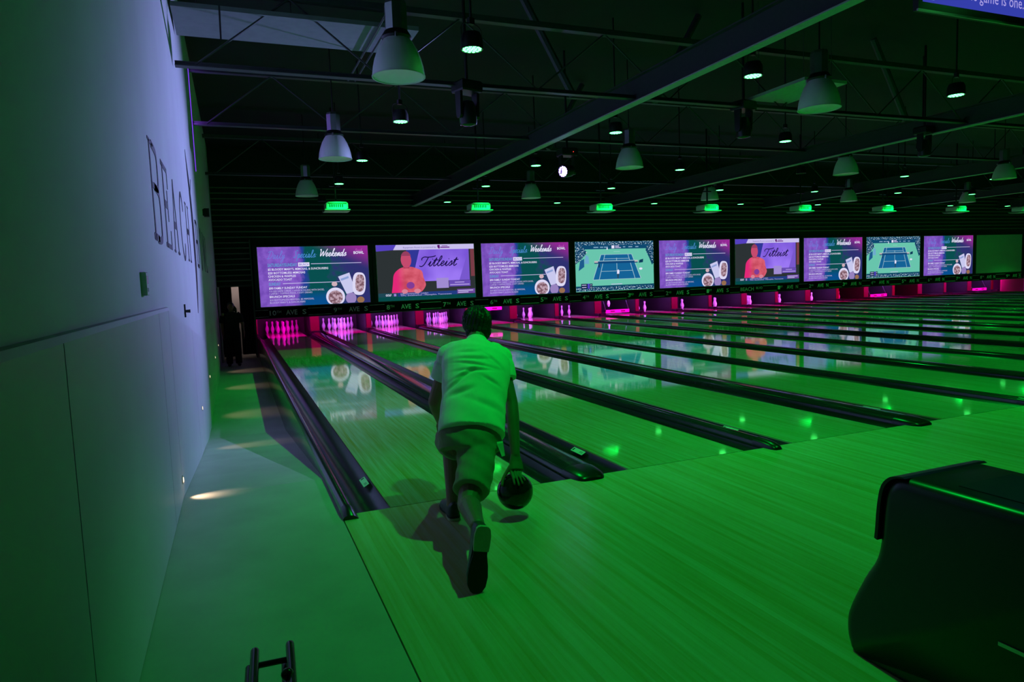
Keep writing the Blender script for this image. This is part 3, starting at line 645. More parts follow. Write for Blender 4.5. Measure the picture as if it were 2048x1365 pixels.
# ------------------------------------------------------------------ green LED cans
def spot(name, loc, rot, col, w, ang, blend, r, parent=None):
    l = bpy.data.lights.new(name, 'SPOT'); l.color = col; l.energy = w; l.spot_size = math.radians(ang); l.spot_blend = blend; l.shadow_soft_size = r
    o = bpy.data.objects.new(name, l); COL.objects.link(o); o.location = loc; o.rotation_euler = rot
    if parent: o.parent = parent
    return o
M_LENS = glow(70, 255, 110, 12.0)
led = empty('led_can_light', (0, 0, 0))
part('housing', MB().lathe([(.02,.16),(.085,.15),(.105,.10),(.108,.0),(.100,.0),(.098,.012),(.001,.012)], 20, cap=False), M_HOUS, led, True)
ln = MB()
for rr, nn in ((0, 1), (.038, 6), (.076, 12)):
    for k in range(nn):
        a = 2*PI*k/max(nn,1)+.2; ln.lathe([(.0001,.0105),(.009,.009),(.0148,.006),(.0148,.012)], 8, (rr*math.cos(a), rr*math.sin(a), -.006), cap=False)
part('lens_cluster', ln, M_LENS, led)
yk = MB(); yk.tube(smoothline([(-.118,0,.06),(-.118,0,.19),(-.06,0,.235),(.06,0,.235),(.118,0,.19),(.118,0,.06)], 4), (.004), 6)
part('yoke', yk, M_HOUS, led, True); part('clamp_rod', MB().cyl((0,0,.23), (0,0,1.70), .012, seg=8).box(-.03,.03,-.02,.02,.23,.29), M_HOUS, led)
protoL = bpy.data.lights.new('lamp', 'SPOT'); protoL.color = GREEN; protoL.energy = LED_W; protoL.spot_size = math.radians(93); protoL.spot_blend = .6; protoL.shadow_soft_size = .035
lo = bpy.data.objects.new('lamp', protoL); COL.objects.link(lo); lo.location = (0,0,-.03); lo.parent = led
def in_frame(p):
    d = Vector(p)-CAM; zz = d.dot(_f)
    return zz > 0 and 0 < 1024+F_PX*d.dot(_r)/zz < 2048 and 0 < 682.5-F_PX*d.dot(_u)/zz < 1365
DEAD = {(0, 14.0), (3, 5.05), (3, 8.05)}          # cans of the grid that hang dark in the photograph
M_DARKLENS = mat('dark lens', (.03, .04, .035), .15)
first = True
for c in range(10):
    for y in (-.92, 2.05, 5.05, 8.05, 10.9, 14.0):
        o = led if first else copy_tree(led); first = False
        o.location = (1.41+c*3.345, y, 3.60); o.rotation_euler = (0, 0, random.random()*.4)
        row = {-6.8: 'far behind the approach', -3.88: 'at the back of the approach', -.92: 'above the approach', 2.05: 'first past the foul line', 5.05: 'second past the foul line', 8.05: 'third past the foul line', 10.9: 'over the projector', 14.0: 'nearest the screen'}[y]
        lampo = [q for q in o.children if q.type == 'LIGHT'][0]
        if (c, y) in DEAD:
            bpy.data.objects.remove(lampo)
            lc_ = [q for q in o.children if q.name.startswith('lens_cluster')][0]; lc_.data = lc_.data.copy(); lc_.data.materials[0] = M_DARKLENS
            tag(o, 'unlit LED can light over %s, %s' % (SIGNS[2*c], row), 'stage light', 'unlit LED can lights'); continue
        if not in_frame(o.location): lampo.name = ('led lamp %s %s offscreen' % (SIGNS[2*c], row)).lower().replace(' ', '_')
        tag(o, 'green LED light over %s, %s' % (SIGNS[2*c], row), 'stage light', 'green LED can lights')

# ------------------------------------------------------------------ bell pendants
pen = empty('pendant_lamp', (0,0,0))
shade = [(.250,.0),(.246,.03),(.238,.09),(.220,.16),(.190,.24),(.155,.305),(.125,.345)]
part('shade', MB().lathe(shade + [(.119,.343),(.149,.301),(.184,.236),(.214,.157),(.232,.088),(.240,.03),(.244,.0),(.250,.0)], 32, cap=False), M_SHADE, pen, True)
part('rim', MB().lathe([(.253,-.004),(.253,.006),(.240,.006),(.240,-.004),(.253,-.004)], 32, cap=False), M_WHITE, pen, True)
part('bottom_lens', MB().lathe([(.0001,.012),(.12,.010),(.240,.004),(.240,.009),(.12,.015),(.0001,.017)], 32, cap=False), M_SHADE, pen, True)
part('collar', MB().lathe([(.135,.34),(.145,.36),(.12,.40),(.108,.42)], 24), M_HOUS, pen, True)
part('canister', MB().lathe([(.108,.40),(.108,.66),(.10,.69),(.03,.70)], 8), M_CHROME, pen)
for k in range(3):
    a = 2*PI*k/3; part('clip', MB().box(.140*math.cos(a)-.01, .140*math.cos(a)+.01, .140*math.sin(a)-.01, .140*math.sin(a)+.01, .33, .37), M_CHROME, pen)
for x in (.76, 6.03, 11.35, 16.45, 21.7):
    for y in (2.33, 6.72, 12.1):
        if y < 3 and x > 10: continue
        o = copy_tree(pen)
        o.location = (x, y, 3.38) if y < 11 else (-.83+(x+.83)*1.058, y, 3.494); o.rotation_euler = (0,0,.25)
        part('stem', MB().cyl((0,0,.69), (0,0,CEIL-o.location.z), .010, seg=8), M_HOUS, o)
        li = min(range(NL), key=lambda i: abs(lane_x(i)+LANE_W/2-x))
        tag(o, 'unlit frosted bell pendant over the %s lane, %s' % (SIGNS[li], {2.33: 'nearest the foul line', 6.72: 'halfway down', 12.1: 'just past the projectors'}[y]), 'pendant lamp', 'bell pendant lamps')

for o in list(pen.children)+[pen]: bpy.data.objects.remove(o)
# ------------------------------------------------------------------ projectors in front of the screens
pj = empty('projector', (0,0,0))
bd = MB(); bd.loft([[(-.21*k, y, z0) , (.21*k, y, z0), (.24*k, y, .02), (.24*k, y, .12), (.20*k, y, .15), (-.20*k, y, .15), (-.24*k, y, .12), (-.24*k, y, .02)] for y, k, z0 in ((-.19,.95,0),(-.17,1,0),(.17,1,0),(.19,.95,0))])
part('body', bd, M_WHITE, pj)
part('tray', MB().loft([[(-.27, y, z) , (.27, y, z), (.27, y, z-.012), (-.27, y, z-.012)] for y, z in ((-.26,-.015),(-.20,-.035),(0,-.045),(.22,-.035),(.28,-.01))]), M_WHITE, pj, True)
vt = MB()
for k in range(7): vt.box(-.17+k*.045, -.145+k*.045, -.194, -.19, .03, .10)
part('vents', vt, M_BLACK, pj); part('lens', MB().cyl((.09,.19,.08), (.09,.23,.08), .045), M_HOUS, pj, True)
part('socket_panel', MB().box(-.20,.20,-.195,-.19,.108,.125), M_BLACK, pj)
part('pole', MB().cyl((0,0,.15), (0,0,CEIL-3.106), .022, seg=10).box(-.10,.10,-.08,.08,.15,.17).box(-.12,.12,-.03,.03,.50,.53), M_HOUS, pj)
for k in range(10):
    o = pj if k == 0 else copy_tree(pj); o.location = (1.381+k*3.332, 11.35, 3.106); o.rotation_euler = (0,0,0)
    tag(o, 'white projector on a ceiling pole aimed at the screen over %s' % SIGNS[2*k], 'projector', 'ceiling projectors')

# ------------------------------------------------------------------ moving heads
def moving_head(loc, tilt, pan, lit, label):
    e = empty('moving_head_light', loc, pan); tag(e, label, 'stage light', None if lit else 'unlit moving head lights')
    part('base', MB().loft([[(x*k, y*k, z) for x, y in ((-.15,-.12),(.15,-.12),(.15,.12),(-.15,.12))] for z, k in ((.25,.95),(.27,1),(.36,1),(.38,.9))]), M_HOUS, e)
    part('clamp', MB().cyl((0,0,.38), (0,0,CEIL-loc[2]), .02, seg=8), M_HOUS, e)
    for s in (-1, 1):
        part('yoke_arm', MB().loft([[(s*.125+a, b*k, z) for a, b in ((-.018,-.05),(.018,-.05),(.018,.05),(-.018,.05))] for z, k in ((.26,1.1),(.10,1),(-.03,.9),(-.06,.5))]), M_HOUS, e)
    h = MB().lathe([(.03,.16),(.075,.14),(.098,.08),(.105,.0),(.108,-.10),(.100,-.135),(.097,-.135),(.094,-.125),(.001,-.125)], 24, cap=False).mesh('head')
    hd = link('head', h, M_HOUS, e, True); hd.rotation_euler = tilt
    if lit:
        lm = MB()
        for rr, nn in ((0,1),(.036,6),(.072,12)):
            for k in range(nn):
                a = 2*PI*k/max(nn,1); lm.lathe([(.0001,-.012),(.010,-.010),(.0165,-.004),(.0165,.0)], 8, (rr*math.cos(a), rr*math.sin(a), -.126), cap=False)
        part('lens_cluster', lm, glow(170, 140, 255, 40.0), hd)
        spot('lamp', (0,0,-.16), (0,0,0), (.34, .36, 1.0), HEAD_W, 68, 1.0, .05, hd)
        part('status_light', MB().ball((.06,-.125,.31), .008, .006, .008, 8, 6), glow(255, 60, 50, 1.5), e)
    else:
        part('front_glass', MB().lathe([(.0001,-.150),(.05,-.146),(.085,-.136),(.094,-.126)], 24, cap=False), mat('lens glass', (.02, .03, .03), .08), hd, True)
    return e
moving_head((1.98, 3.9, 3.47), (0, 0, 0), .3, False, 'black unlit moving head light on the wall side of the nearest girder')
moving_head((6.30, 4.0, 3.52), (0, 0, 0), .2, False, 'black unlit moving head light next to the square grey panel')
moving_head((10.9, 4.6, 3.50), (0, 0, 0), .1, False, 'black unlit moving head light beside the second girder')
TARGET = Vector((WALL_X, 3.9, 2.3)); HP = Vector((4.70, 6.6, 3.27))
dv = (TARGET-HP).normalized(); q = dv.to_track_quat('-Z', 'Y').to_euler()
moving_head(tuple(HP), q, 0, True, 'moving head light with glowing violet lens tilted towards the wall')

# ------------------------------------------------------------------ overhead monitor
e = empty('overhead_monitor', (3.93, -.60, 3.30)); tag(e, 'large flat monitor with a blue picture hung high over the approach', 'monitor')
TWm, THm = 2.3, 1.3
part('casing', MB().box(0, TWm, 0, .045, -.03, THm), M_FRAME, e); part('bottom_rail', MB().box(-.02, TWm+.02, -.014, .0, -.042, -.028), M_CHROME, e)
part('picture', MB().poly([(.04,-.001,.03),(TWm-.04,-.001,.03),(TWm-.04,-.001,THm-.04),(.04,-.001,THm-.04)]), glow(52, 62, 170), e)
P2 = part('picture_panel', MB().poly([(.04,-.002,.05),(.16,-.002,.05),(.16,-.002,.8),(.04,-.002,.8)]), glow(90, 130, 210), e)
part('picture_panel', MB().poly([(.18,-.003,.06),(.24,-.003,.09),(.18,-.003,.12)]), glow(200, 170, 110), e)
text_part('now the game is one.', .28, 1.17, .095, .085, -.004, glow(170, 160, 230), e)
for x in (.5, 1.8): part('hanger', MB().cyl((x, .08, THm), (x, .08, CEIL-3.30), .02, seg=8), M_STEEL, e)

# ------------------------------------------------------------------ things on the left wall
let = empty('wall_lettering', (WALL_X, 0, 0)); tag(let, 'tall thin black letters reading BEACH BOWL on the pale wall', 'lettering')
ZB, ZT = 1.758, 2.393; ZM = 2.09
M_INK = mat('black letter', (.010, .010, .012), .5)
def letter(name, strokes):
    mb = MB()
    for pts, w in strokes:
        Lf, Rt = ribbon2(pts, w)
        for k in range(len(pts)-1):
            mb.add([(.001, *Lf[k]), (.001, *Rt[k]), (.001, *Rt[k+1]), (.001, *Lf[k+1]), (.004, *Lf[k]), (.004, *Rt[k]), (.004, *Rt[k+1]), (.004, *Lf[k+1])],
                   [(4,7,6,5),(0,4,5,1),(1,5,6,2),(2,6,7,3),(3,7,4,0)])
    part(name, mb, M_INK, let)
def V(y, z0=ZB, z1=ZT): return [(y, z0), (y, z1)]
def Hb(y0, y1, z): return [(y0, z), (y1, z)]
def bow(y0, y1, z0, z1): return smoothline([(y0,z1),(y0+(y1-y0)*.75,z1-.01),(y1,z1-(z1-z0)*.2),(y1,z0+(z1-z0)*.2),(y0+(y1-y0)*.75,z0+.01),(y0,z0)], 5)
T0, T1 = .050, .020
def L_B(y): letter('letter', [(V(y+.08), T0), (Hb(y, y+.3, ZT-.01), T1), (Hb(y, y+.3, ZB+.02), .045), (Hb(y+.08, y+.38, ZM+.02), .035), (bow(y+.2, y+.50, ZM+.02, ZT-.01), T0), (bow(y+.2, y+.52, ZB+.01, ZM+.02), T0)])
def L_E(y): letter('letter', [(V(y+.10), T0), (Hb(y, y+.46, ZT-.02), .038), (Hb(y, y+.48, ZB+.018), .034), (Hb(y+.1, y+.36, ZM), .055), (V(y+.46, ZT-.16, ZT), .02), (V(y+.48, ZB, ZB+.15), .02), (V(y+.36, ZM-.12, ZM+.12), .018)])
def L_A(y): letter('letter', [([(y+.02, ZB), (y+.26, ZT)], .028), ([(y+.26, ZT), (y+.46, ZB)], T0), (Hb(y+.12, y+.38, ZB+.24), .06), (Hb(y+.36, y+.56, ZB+.01), .022), (Hb(y-.06, y+.10, ZB+.01), .018)])
def L_C(y): letter('letter', [(smoothline([(y+.50,ZT-.14),(y+.40,ZT-.02),(y+.25,ZT),(y+.08,ZT-.12),(y+.03,ZM),(y+.08,ZB+.12),(y+.25,ZB),(y+.42,ZB+.03),(y+.50,ZB+.15)], 5), .045)])
def L_H(y): letter('letter', [(V(y+.06), T0), (V(y+.46), T0*.8), (Hb(y+.06, y+.46, ZM), .06), (Hb(y-.03, y+.15, ZT-.008), .018), (Hb(y+.37, y+.55, ZT-.008), .018), (Hb(y-.03, y+.15, ZB+.008), .022), (Hb(y+.37, y+.55, ZB+.008), .022)])
def L_O(y): letter('letter', [(smoothline([(y+.3,ZT),(y+.52,ZT-.12),(y+.58,ZM),(y+.52,ZB+.12),(y+.3,ZB),(y+.08,ZB+.12),(y+.02,ZM),(y+.08,ZT-.12),(y+.3,ZT)], 5), .035)])
def L_W(y): letter('letter', [([(y, ZT), (y+.24, ZB)], .045), ([(y+.24, ZB), (y+.46, ZT)], .02), ([(y+.46, ZT), (y+.70, ZB)], .045), ([(y+.70, ZB), (y+.94, ZT)], .02), (Hb(y-.08, y+.12, ZT-.008), .018), (Hb(y+.84, y+1.04, ZT-.008), .018)])
def L_L(y): letter('letter', [(V(y+.08), T0), (Hb(y, y+.5, ZB+.018), .034), (V(y+.5, ZB, ZB+.14), .02)])
L_B(.57); L_E(1.38); L_A(2.16); L_C(3.10); L_H(4.02); L_B(6.02); L_O(7.25); L_W(8.25); L_L(9.45)
letter('emblem', [(smoothline([(4.95,3.12),(5.08,2.95),(5.30,2.70),(5.46,2.35),(5.48,1.95),(5.40,1.60),(5.22,1.32),(5.10,1.16)], 5), [.03+.36*math.sin(PI*k/35)**1.5 for k in range(36)]),
                  ([(5.36, 2.60), (5.74, 2.88)], .02)])
e = empty('thermostat', (WALL_X, -.33, 1.41)); tag(e, 'small white thermostat on the wall above the panels', 'thermostat')
part('case', MB().loft([[(x, a, b) for a, b in ((k, k), (.10-k, k), (.10-k, .12-k), (k, .12-k))] for x, k in ((0, 0), (.022, 0), (.026, .004))]), M_WHITE, e)
part('display', MB().box(.026, .0265, .02, .08, .06, .10), mat('grey display', (.12, .14, .16), .2), e)
for k in range(2): part('button', MB().box(.026, .028, .025+.03*k, .045+.03*k, .02, .04), M_FLANGE, e)
e = empty('wall_hook', (WALL_X, 2.68, 1.19)); tag(e, 'small dark wall hook on a plate above the sloping panels', 'hook')
part('plate', MB().box(0, .012, -.02, .02, 0, .12), M_HOUS, e); part('knob', MB().cyl((.01,0,.055), (.05,0,.055), .012, .016, 10), M_HOUS, e, True)
e = empty('wall_speaker', (WALL_X, 9.6, 2.78)); tag(e, 'small dark speaker box on the wall after the letters', 'speaker')
part('box', MB().loft([[(x, a, b) for a, b in ((-.06, 0), (.06, 0), (.06, .15), (-.06, .15))] for x in (.02, .11)]), M_HOUS, e); part('bracket', MB().box(0, .02, -.03, .03, .05, .10), M_STEEL, e)
part('grille', MB().box(-.0, .09, -.062, -.06, .015, .135), M_BLACK, e)
for k, y in enumerate((.893, 4.0, 7.01, 10.2, 13.1)):
    e = empty('step_light', (WALL_X, y, .13 if k < 4 else .15)); tag(e, 'small warm step light low in the pale wall, ' + ['at the top of the ramp', 'on the ramp below the letter H', 'just past the foot of the ramp', 'below the wall speaker', 'nearest the person in black'][k], 'step light', 'wall step lights')
    x0 = .014 if y < 6.2 else 0.0
    part('bezel', MB().loft([[(x, math.cos(2*PI*j/16)*r, math.sin(2*PI*j/16)*r*1.1) for j in range(16)] for x, r in ((x0, .028), (x0+.006, .027))]), M_FLANGE, e)
    part('lens', MB().loft([[(x, math.cos(2*PI*j/16)*r, math.sin(2*PI*j/16)*r*1.1) for j in range(16)] for x, r in ((x0+.006, .018), (x0+.010, .014))]), glow(255, 226, 190, 2.2), e)
    spot('lamp', (x0+.02, 0, 0), (0, math.radians(-42), 0), (1, .72, .48), 5.5, 70, 1.0, .012, e)
e = empty('led_strip_light', (WALL_X, 7.45, 3.25)); tag(e, 'upright violet LED strip glowing on the wall by a joist', 'strip light')
part('channel', MB().box(0, .012, -.02, .02, 0, 1.55), M_FLANGE, e); part('diffuser', MB().box(.012, .024, -.012, .012, .01, 1.54), glow(120, 62, 235, 1.0), e)
area('lamp', (.03, 0, .85), (0, math.radians(-90), 0), 1.3, .02, (.32, .1, 1), 5, e)

# ------------------------------------------------------------------ doorway at the end of the gangway
dr = struct(empty('door_1', (WALL_X, SCREEN_Y, LOW))); dr['label'] = 'open doorway at the end of the gangway hung with black curtains'
part('head_frame', MB().box(.02, .93, -.01, .10, 2.02, 2.06), M_STEEL, dr)
leaf = MB().box(.015, .055, -.95, -.02, .01, 2.0); part('door_leaf', leaf, mat('pale door', (.5, .45, .43), .5), dr)
def curtain(x0, x1, z0, z1, y):
    n = 18; f = [(x0+(x1-x0)*k/n, y+.022*math.sin(k*1.7)) for k in range(n+1)]
    mb = MB(); mb.loft([[(a, b, z) for a, b in f]+[(a, b+.008, z) for a, b in reversed(f)] for z in (z0, z1)])
    return part('curtain', mb, M_CLOTH, dr, True)
curtain(.06, .36, .06, 2.03, .14); curtain(.55, .93, .10, 2.03, .14)
part('rear_panel', MB().box(.2, 1.0, 1.6, 1.65, 0, 2.4), mat('pale rear panel', (.55, .48, .47), .6), dr)
spot('rear_room_lamp_offscreen', (.5, .9, 2.3), (math.radians(35), 0, 0), (1, .82, .75), 14, 120, 1, .1, dr)
struct(part('deck_light_baffle', MB().box(-.365, -.335, SCREEN_Y+.2, 20.0, LOW, 2.6), M_BLACK))  # added baffle, keeps pin deck light out of the rear room
# tan wall at the far right end
wp = part('end_wall_panel', MB().box(32.95, X_END-.02, 17.2, 17.25, LOW, 1.0), mat('tan end wall', (.35, .22, .15), .6)); struct(wp)

# ------------------------------------------------------------------ ball return hood
def hood():
    e = empty('ball_return', (1.41, 0, 0)); tag(e, 'big black rounded ball return hood standing on the approach', 'ball return')
    prof = smoothline([(-2.475,.0),(-2.435,.03),(-2.425,.10),(-2.44,.17),(-2.50,.30),(-2.545,.38),(-2.565,.46),(-2.575,.58),(-2.590,.655),(-2.625,.695),(-2.67,.706)], 4)
    prof = prof + [(-3.4,.706),(-4.05,.706),(-4.12,.69),(-4.15,.64),(-4.16,.30),(-4.16,0)]
    n = len(prof); cy = -3.3; cz = .33
    def inset(k):
        out = []
        for i, (y, z) in enumerate(prof):
            a, b = prof[i-1] if i else (prof[0][0], -.1), prof[i+1] if i < n-1 else (prof[-1][0], -.1)
            dy, dz = b[0]-a[0], b[1]-a[1]; l = math.hypot(dy, dz); ny, nz = -dz/l, dy/l     # outward to the left of travel is inverted below
            out.append((y+ny*k if i not in (0, n-1) else y+ny*k, max(0.0, z+nz*k*(1 if z > .02 else 0))))
        return out
    hw = .21; mb = MB(); rings = []
    for x, k in ((-hw, .040), (-hw+.003, .027), (-hw+.012, .012), (-hw+.026, .003), (-hw+.042, 0), (0, 0), (hw-.042, 0), (hw-.026, .003), (hw-.012, .012), (hw-.003, .027), (hw, .040)):
        rings.append([(x, y, z) for y, z in inset(-k*SGN)])
    mb.loft(rings); part('hood', mb, M_HOOD, e, True)
    # proud rim around the lane end of the hood
    rim = MB(); sub = [p for p in prof if p[0] > -2.70 and p[1] > .02]
    rim.loft([[(x*.985, y+d, z+d*.35) for x, d in ((-hw, .0), (-hw, .012), (hw, .012), (hw, .0))] for y, z in sub[20:]], cap=True)
    part('rim', rim, M_HOUS, e)
    part('slot_trim', MB().box(-hw-.003, -hw+.002, -3.55, -2.985, .285, .297), M_CHROME, e)
    part('top_panel', MB().box(-.13, .13, -3.95, -2.80, .704, .7085), M_HOUS, e)
    part('base_plinth', MB().box(-hw+.02, hw-.02, -4.12, -2.50, 0, .02), M_BLACK, e)
SGN = -1
hood()

# ------------------------------------------------------------------ ball ramp at the bottom edge
e = empty('ball_ramp', (-.795, -2.05, 0), math.radians(-2.5)); tag(e, 'black tubular bowling ramp with two rails standing on the gangway', 'ball ramp')
for s in (-1, 1):
    x = s*.052
    part('rail', MB().tube(smoothline([(x,-.002,.292),(x,-.010,.298),(x,-.05,.300),(x,-.3,.306),(x,-.6,.33),(x,-.95,.40)], 4), [.006,.010,.0125]+[.0135]*18, 12), M_CAP, e, True)
    part('under_rail', MB().tube([(x-.018,-.045,.268),(x-.018,-.4,.275),(x-.018,-.9,.36)], .011, 10), M_GUTTER, e, True)
    part('leg', MB().tube([(x-.018,-.30,.27),(x-.018,-.30,.012)], .010, 10), M_GUTTER, e, True); part('leg', MB().tube([(x,-.90,.37),(x,-.95,.012)], .010, 10), M_GUTTER, e, True)
    for lx, ly in ((x-.018, -.30), (x, -.95)): part('foot', MB().lathe([(.016,0),(.018,.01),(.014,.025)], 12, (lx, ly, 0)), M_BLACK, e, True)
part('cross_bar', MB().cyl((-.05,-.085,.292), (.05,-.085,.292), .009, seg=10), M_GUTTER, e, True); part('cross_bar', MB().cyl((-.05,-.6,.32), (.05,-.6,.32), .009, seg=10), M_GUTTER, e, True)
part('knob', MB().ball((.040,-.205,.312), .018, .018, .018, 14, 8), M_CAP, e, True)

# ------------------------------------------------------------------ people
def remeshed(mb, voxel, smooth_it=6, name='body', disp=None):
    me = mb.mesh('raw'); bm = bmesh.new(); bm.from_mesh(me); bmesh.ops.recalc_face_normals(bm, faces=bm.faces); bm.to_mesh(me); bm.free()
    o = bpy.data.objects.new('raw', me); COL.objects.link(o)
    r = o.modifiers.new('r', 'REMESH'); r.mode = 'VOXEL'; r.voxel_size = voxel
    s = o.modifiers.new('s', 'SMOOTH'); s.iterations = smooth_it; s.factor = .5
    dg = bpy.context.evaluated_depsgraph_get(); dg.update()
    out = bpy.data.meshes.new_from_object(o.evaluated_get(dg)); out.name = name
    bpy.data.objects.remove(o); bpy.data.meshes.remove(me)
    if disp:
        nrm = [v.normal.copy() for v in out.vertices]
        for v, n in zip(out.vertices, nrm): v.co += n*disp(v.co, n)
        out.update()
    return out
def v3(*a): return Vector(a)
def finger(mb, pts, r0, r1):
    pts = smoothline([tuple(p) for p in pts], 3); n = len(pts)
    mb.tube(pts, [r0+(r1-r0)*i/(n-1) for i in range(n)], 8); mb.ball(pts[-1], r1*1.02, r1*1.02, r1*1.02, 8, 6)
def limb(mb, pts, rad, side=None):
    mb.tube(pts, rad, 14, side)
    for p, r in zip(pts, rad):
        q = r if not isinstance(r, tuple) else min(r); mb.ball(p, q, q, q, 12, 8)

# --- the bowler, seen from behind in his slide, right hand letting go of the ball
BALL = v3(.648, -.535, .155); BR = .1085
bw = empty('person', (.31, -.36, 0)); tag(bw, 'person in pale polo and khaki shorts lunging to release a bowling ball', 'person')
def rel(me):   # meshes are laid out in room coordinates, then moved to the figure's base
    for v in me.vertices: v.co -= Vector((.31, -.36, 0))
    return me
LAT = v3(.357, -.02, -.04).normalized()
b = MB()
b.tube([(.365,-.57,.52),(.40,-.50,.62),(.44,-.44,.70),(.51,-.30,.87),(.56,-.20,.965),(.583,-.14,1.02)], [(.165,.12),(.155,.115),(.15,.11),(.175,.12),(.17,.09),(.07,.06)], 20, LAT)
b.tube([(.575,-.15,1.0),(.597,-.095,1.075),(.612,-.055,1.12)], [(.062,.062),(.056,.056),(.055,.055)], 14)
HC = v3(.620, -.035, 1.140)
b.ball(HC, .074, .094, .098, 24, 16)
b.ball(HC+v3(.012,.045,-.055), .055, .052, .060, 16, 10)                      # jaw
b.ball(HC+v3(.030,.098,-.022), .013, .020, .020, 10, 8)                       # nose
b.ball(HC+v3(.024,.088,-.066), .024, .012, .008, 10, 6)                       # lips
for s in (-1, 1):
    b.ball(HC+v3(s*.074,.0-.02*s*0,-.018), .010, .022, .032, 10, 8)           # ears
    b.ball(HC+v3(s*.03+.02,.082,.018), .022, .012, .008, 8, 6)                # brow
SHL, SHR = v3(.390,-.165,.950), v3(.715,-.185,.918)
ELL, WRL = v3(.300,-.095,.672), v3(.380,.075,.500)
ELR, WRR = v3(.728,-.335,.655), v3(.676,-.492,.365)
limb(b, [SHL, SHL.lerp(ELL,.45), ELL], [.062,.052,.043]); limb(b, [ELL, ELL.lerp(WRL,.3), WRL], [.043,.044,.029])
limb(b, [SHR, SHR.lerp(ELR,.45), ELR], [.060,.048,.039]); limb(b, [ELR, ELR.lerp(WRR,.3), WRR], [.039,.041,.028])
# right hand: palm over the top of the ball, fingers running down its near side
K = v3(.660, -.548, .287)
b.tube([WRR, WRR.lerp(K,.5)+v3(0,.004,0), K], [(.030,.022),(.042,.019),(.044,.015)], 14, (1,0,0))
for i, dx in enumerate((-.042, -.014, .014, .040)):
    ln_ = (.95, 1.06, 1.0, .80)[i]
    pts = [v3(K.x+dx*.85, K.y+.012, K.z+.002)]
    for ang in (.28, .56, .86):
        a = ang*ln_+.04; d = v3(dx*(4.6+3.4*ang), -math.sin(a), math.cos(a)).normalized(); pts.append(BALL + d*(BR+.0085))
    finger(b, pts, .0094, .0074)
d1 = v3(-.62,-.10,.78).normalized(); d2 = v3(-.80,-.30,.52).normalized()
finger(b, [v3(.628,-.525,.310), BALL+d1*(BR+.014), BALL+d2*(BR+.010)], .012, .0095)
# left hand, relaxed in front of the body
dL = (WRL-ELL).normalized(); KL = WRL+dL*.085
b.tube([WRL, WRL+dL*.04, KL], [(.028,.020),(.040,.018),(.042,.014)], 12, (1,0,0))
for i, dx in enumerate((-.033, -.011, .011, .033)):
    finger(b, [KL+v3(dx,0,0), KL+dL*.035+v3(dx*1.05,-.004,-.012), KL+dL*.055+v3(dx*1.05,-.02,-.035), KL+dL*(.055-.006*i)+v3(dx,-.035,-.05)], .0095, .0078)
finger(b, [WRL+dL*.02+v3(.03,0,0), WRL+dL*.05+v3(.058,-.008,-.008), WRL+dL*.09+v3(.062,-.02,-.02)], .011, .009)
HL, KNL, ANL = v3(.290,-.53,.500), v3(.385,-.115,.420), v3(.303,-.375,.085)
HR, KNR, ANR = v3(.425,-.59,.490), v3(.235,-.895,.245), v3(.158,-1.270,.270)
limb(b, [HL, HL.lerp(KNL,.5), KNL], [.090,.076,.058]); limb(b, [KNL, KNL.lerp(ANL,.32)+v3(0,-.018,0), KNL.lerp(ANL,.7), ANL], [.056,.057,.042,.035])
limb(b, [HR, HR.lerp(KNR,.5), KNR], [.090,.076,.058]); limb(b, [KNR, KNR.lerp(ANR,.32)+v3(0,.0,.015), KNR.lerp(ANR,.7), ANR], [.056,.058,.043,.036])
b.tube([ANL, v3(.305,-.30,.05), v3(.318,-.18,.035)], [(.034,.034),(.034,.028),(.030,.018)], 12)
b.tube([ANR, v3(.140,-1.305,.17), v3(.105,-1.335,.05)], [(.034,.034),(.032,.026),(.028,.016)], 12)
part('body', rel(remeshed(b, .0036, 3, 'body')), M_SKIN, bw, True)
# hair
h = MB(); h.ball(HC+v3(-.004,-.022,.018), .094, .104, .104, 28, 18); h.ball(HC+v3(-.004,-.045,-.048), .084, .066, .068, 20, 12); h.ball(HC+v3(.02,.05,.075), .07, .05, .035, 16, 10)
def hd(co, n):
    a = math.atan2(co.x-HC.x, co.y-HC.y)
    return .003*math.sin(a*30+co.z*60)+.0025*math.sin(a*57+co.z*140)
part('hair', rel(remeshed(h, .006, 3, 'hair', hd)), M_HAIR, bw, True)
ey = MB()
for s in (-1, 1): ey.ball(HC-v3(.31,-.36,0)+v3(s*.028+.022,.083,.0), .011, .008, .007, 10, 8)
part('eyes', ey, M_WHITE, bw, True)
# polo shirt
t = MB()
t.tube([(.376,-.585,.540),(.390,-.548,.585),(.415,-.50,.645),(.445,-.44,.71),(.480,-.375,.795),(.515,-.305,.875),(.540,-.245,.935),(.560,-.200,.975),(.576,-.158,1.008)],
       [(.200,.150),(.198,.148),(.194,.143),(.194,.142),(.204,.145),(.216,.145),(.212,.132),(.180,.105),(.090,.080)], 28, LAT)
t.tube([(.558,-.186,.990),(.575,-.150,1.018),(.580,-.138,1.026)], [(.078,.080),(.070,.072),(.068,.070)], 18)
for S_, E_, q in ((SHL, ELL, .52), (SHR, ELR, .50)):
    inn = S_.lerp(v3(.552,-.19,.965), .45)
    t.tube([inn, S_.lerp(inn,.35), S_, S_.lerp(E_,.16), S_.lerp(E_,.34), S_.lerp(E_,q)], [(.100,.100),(.098,.096),(.088,.088),(.084,.084),(.079,.078),(.074,.073)], 18); t.ball(tuple(S_), .086, .088, .084, 18, 12)
AX = (v3(.560,-.20,.975)-v3(.376,-.585,.540)).normalized()
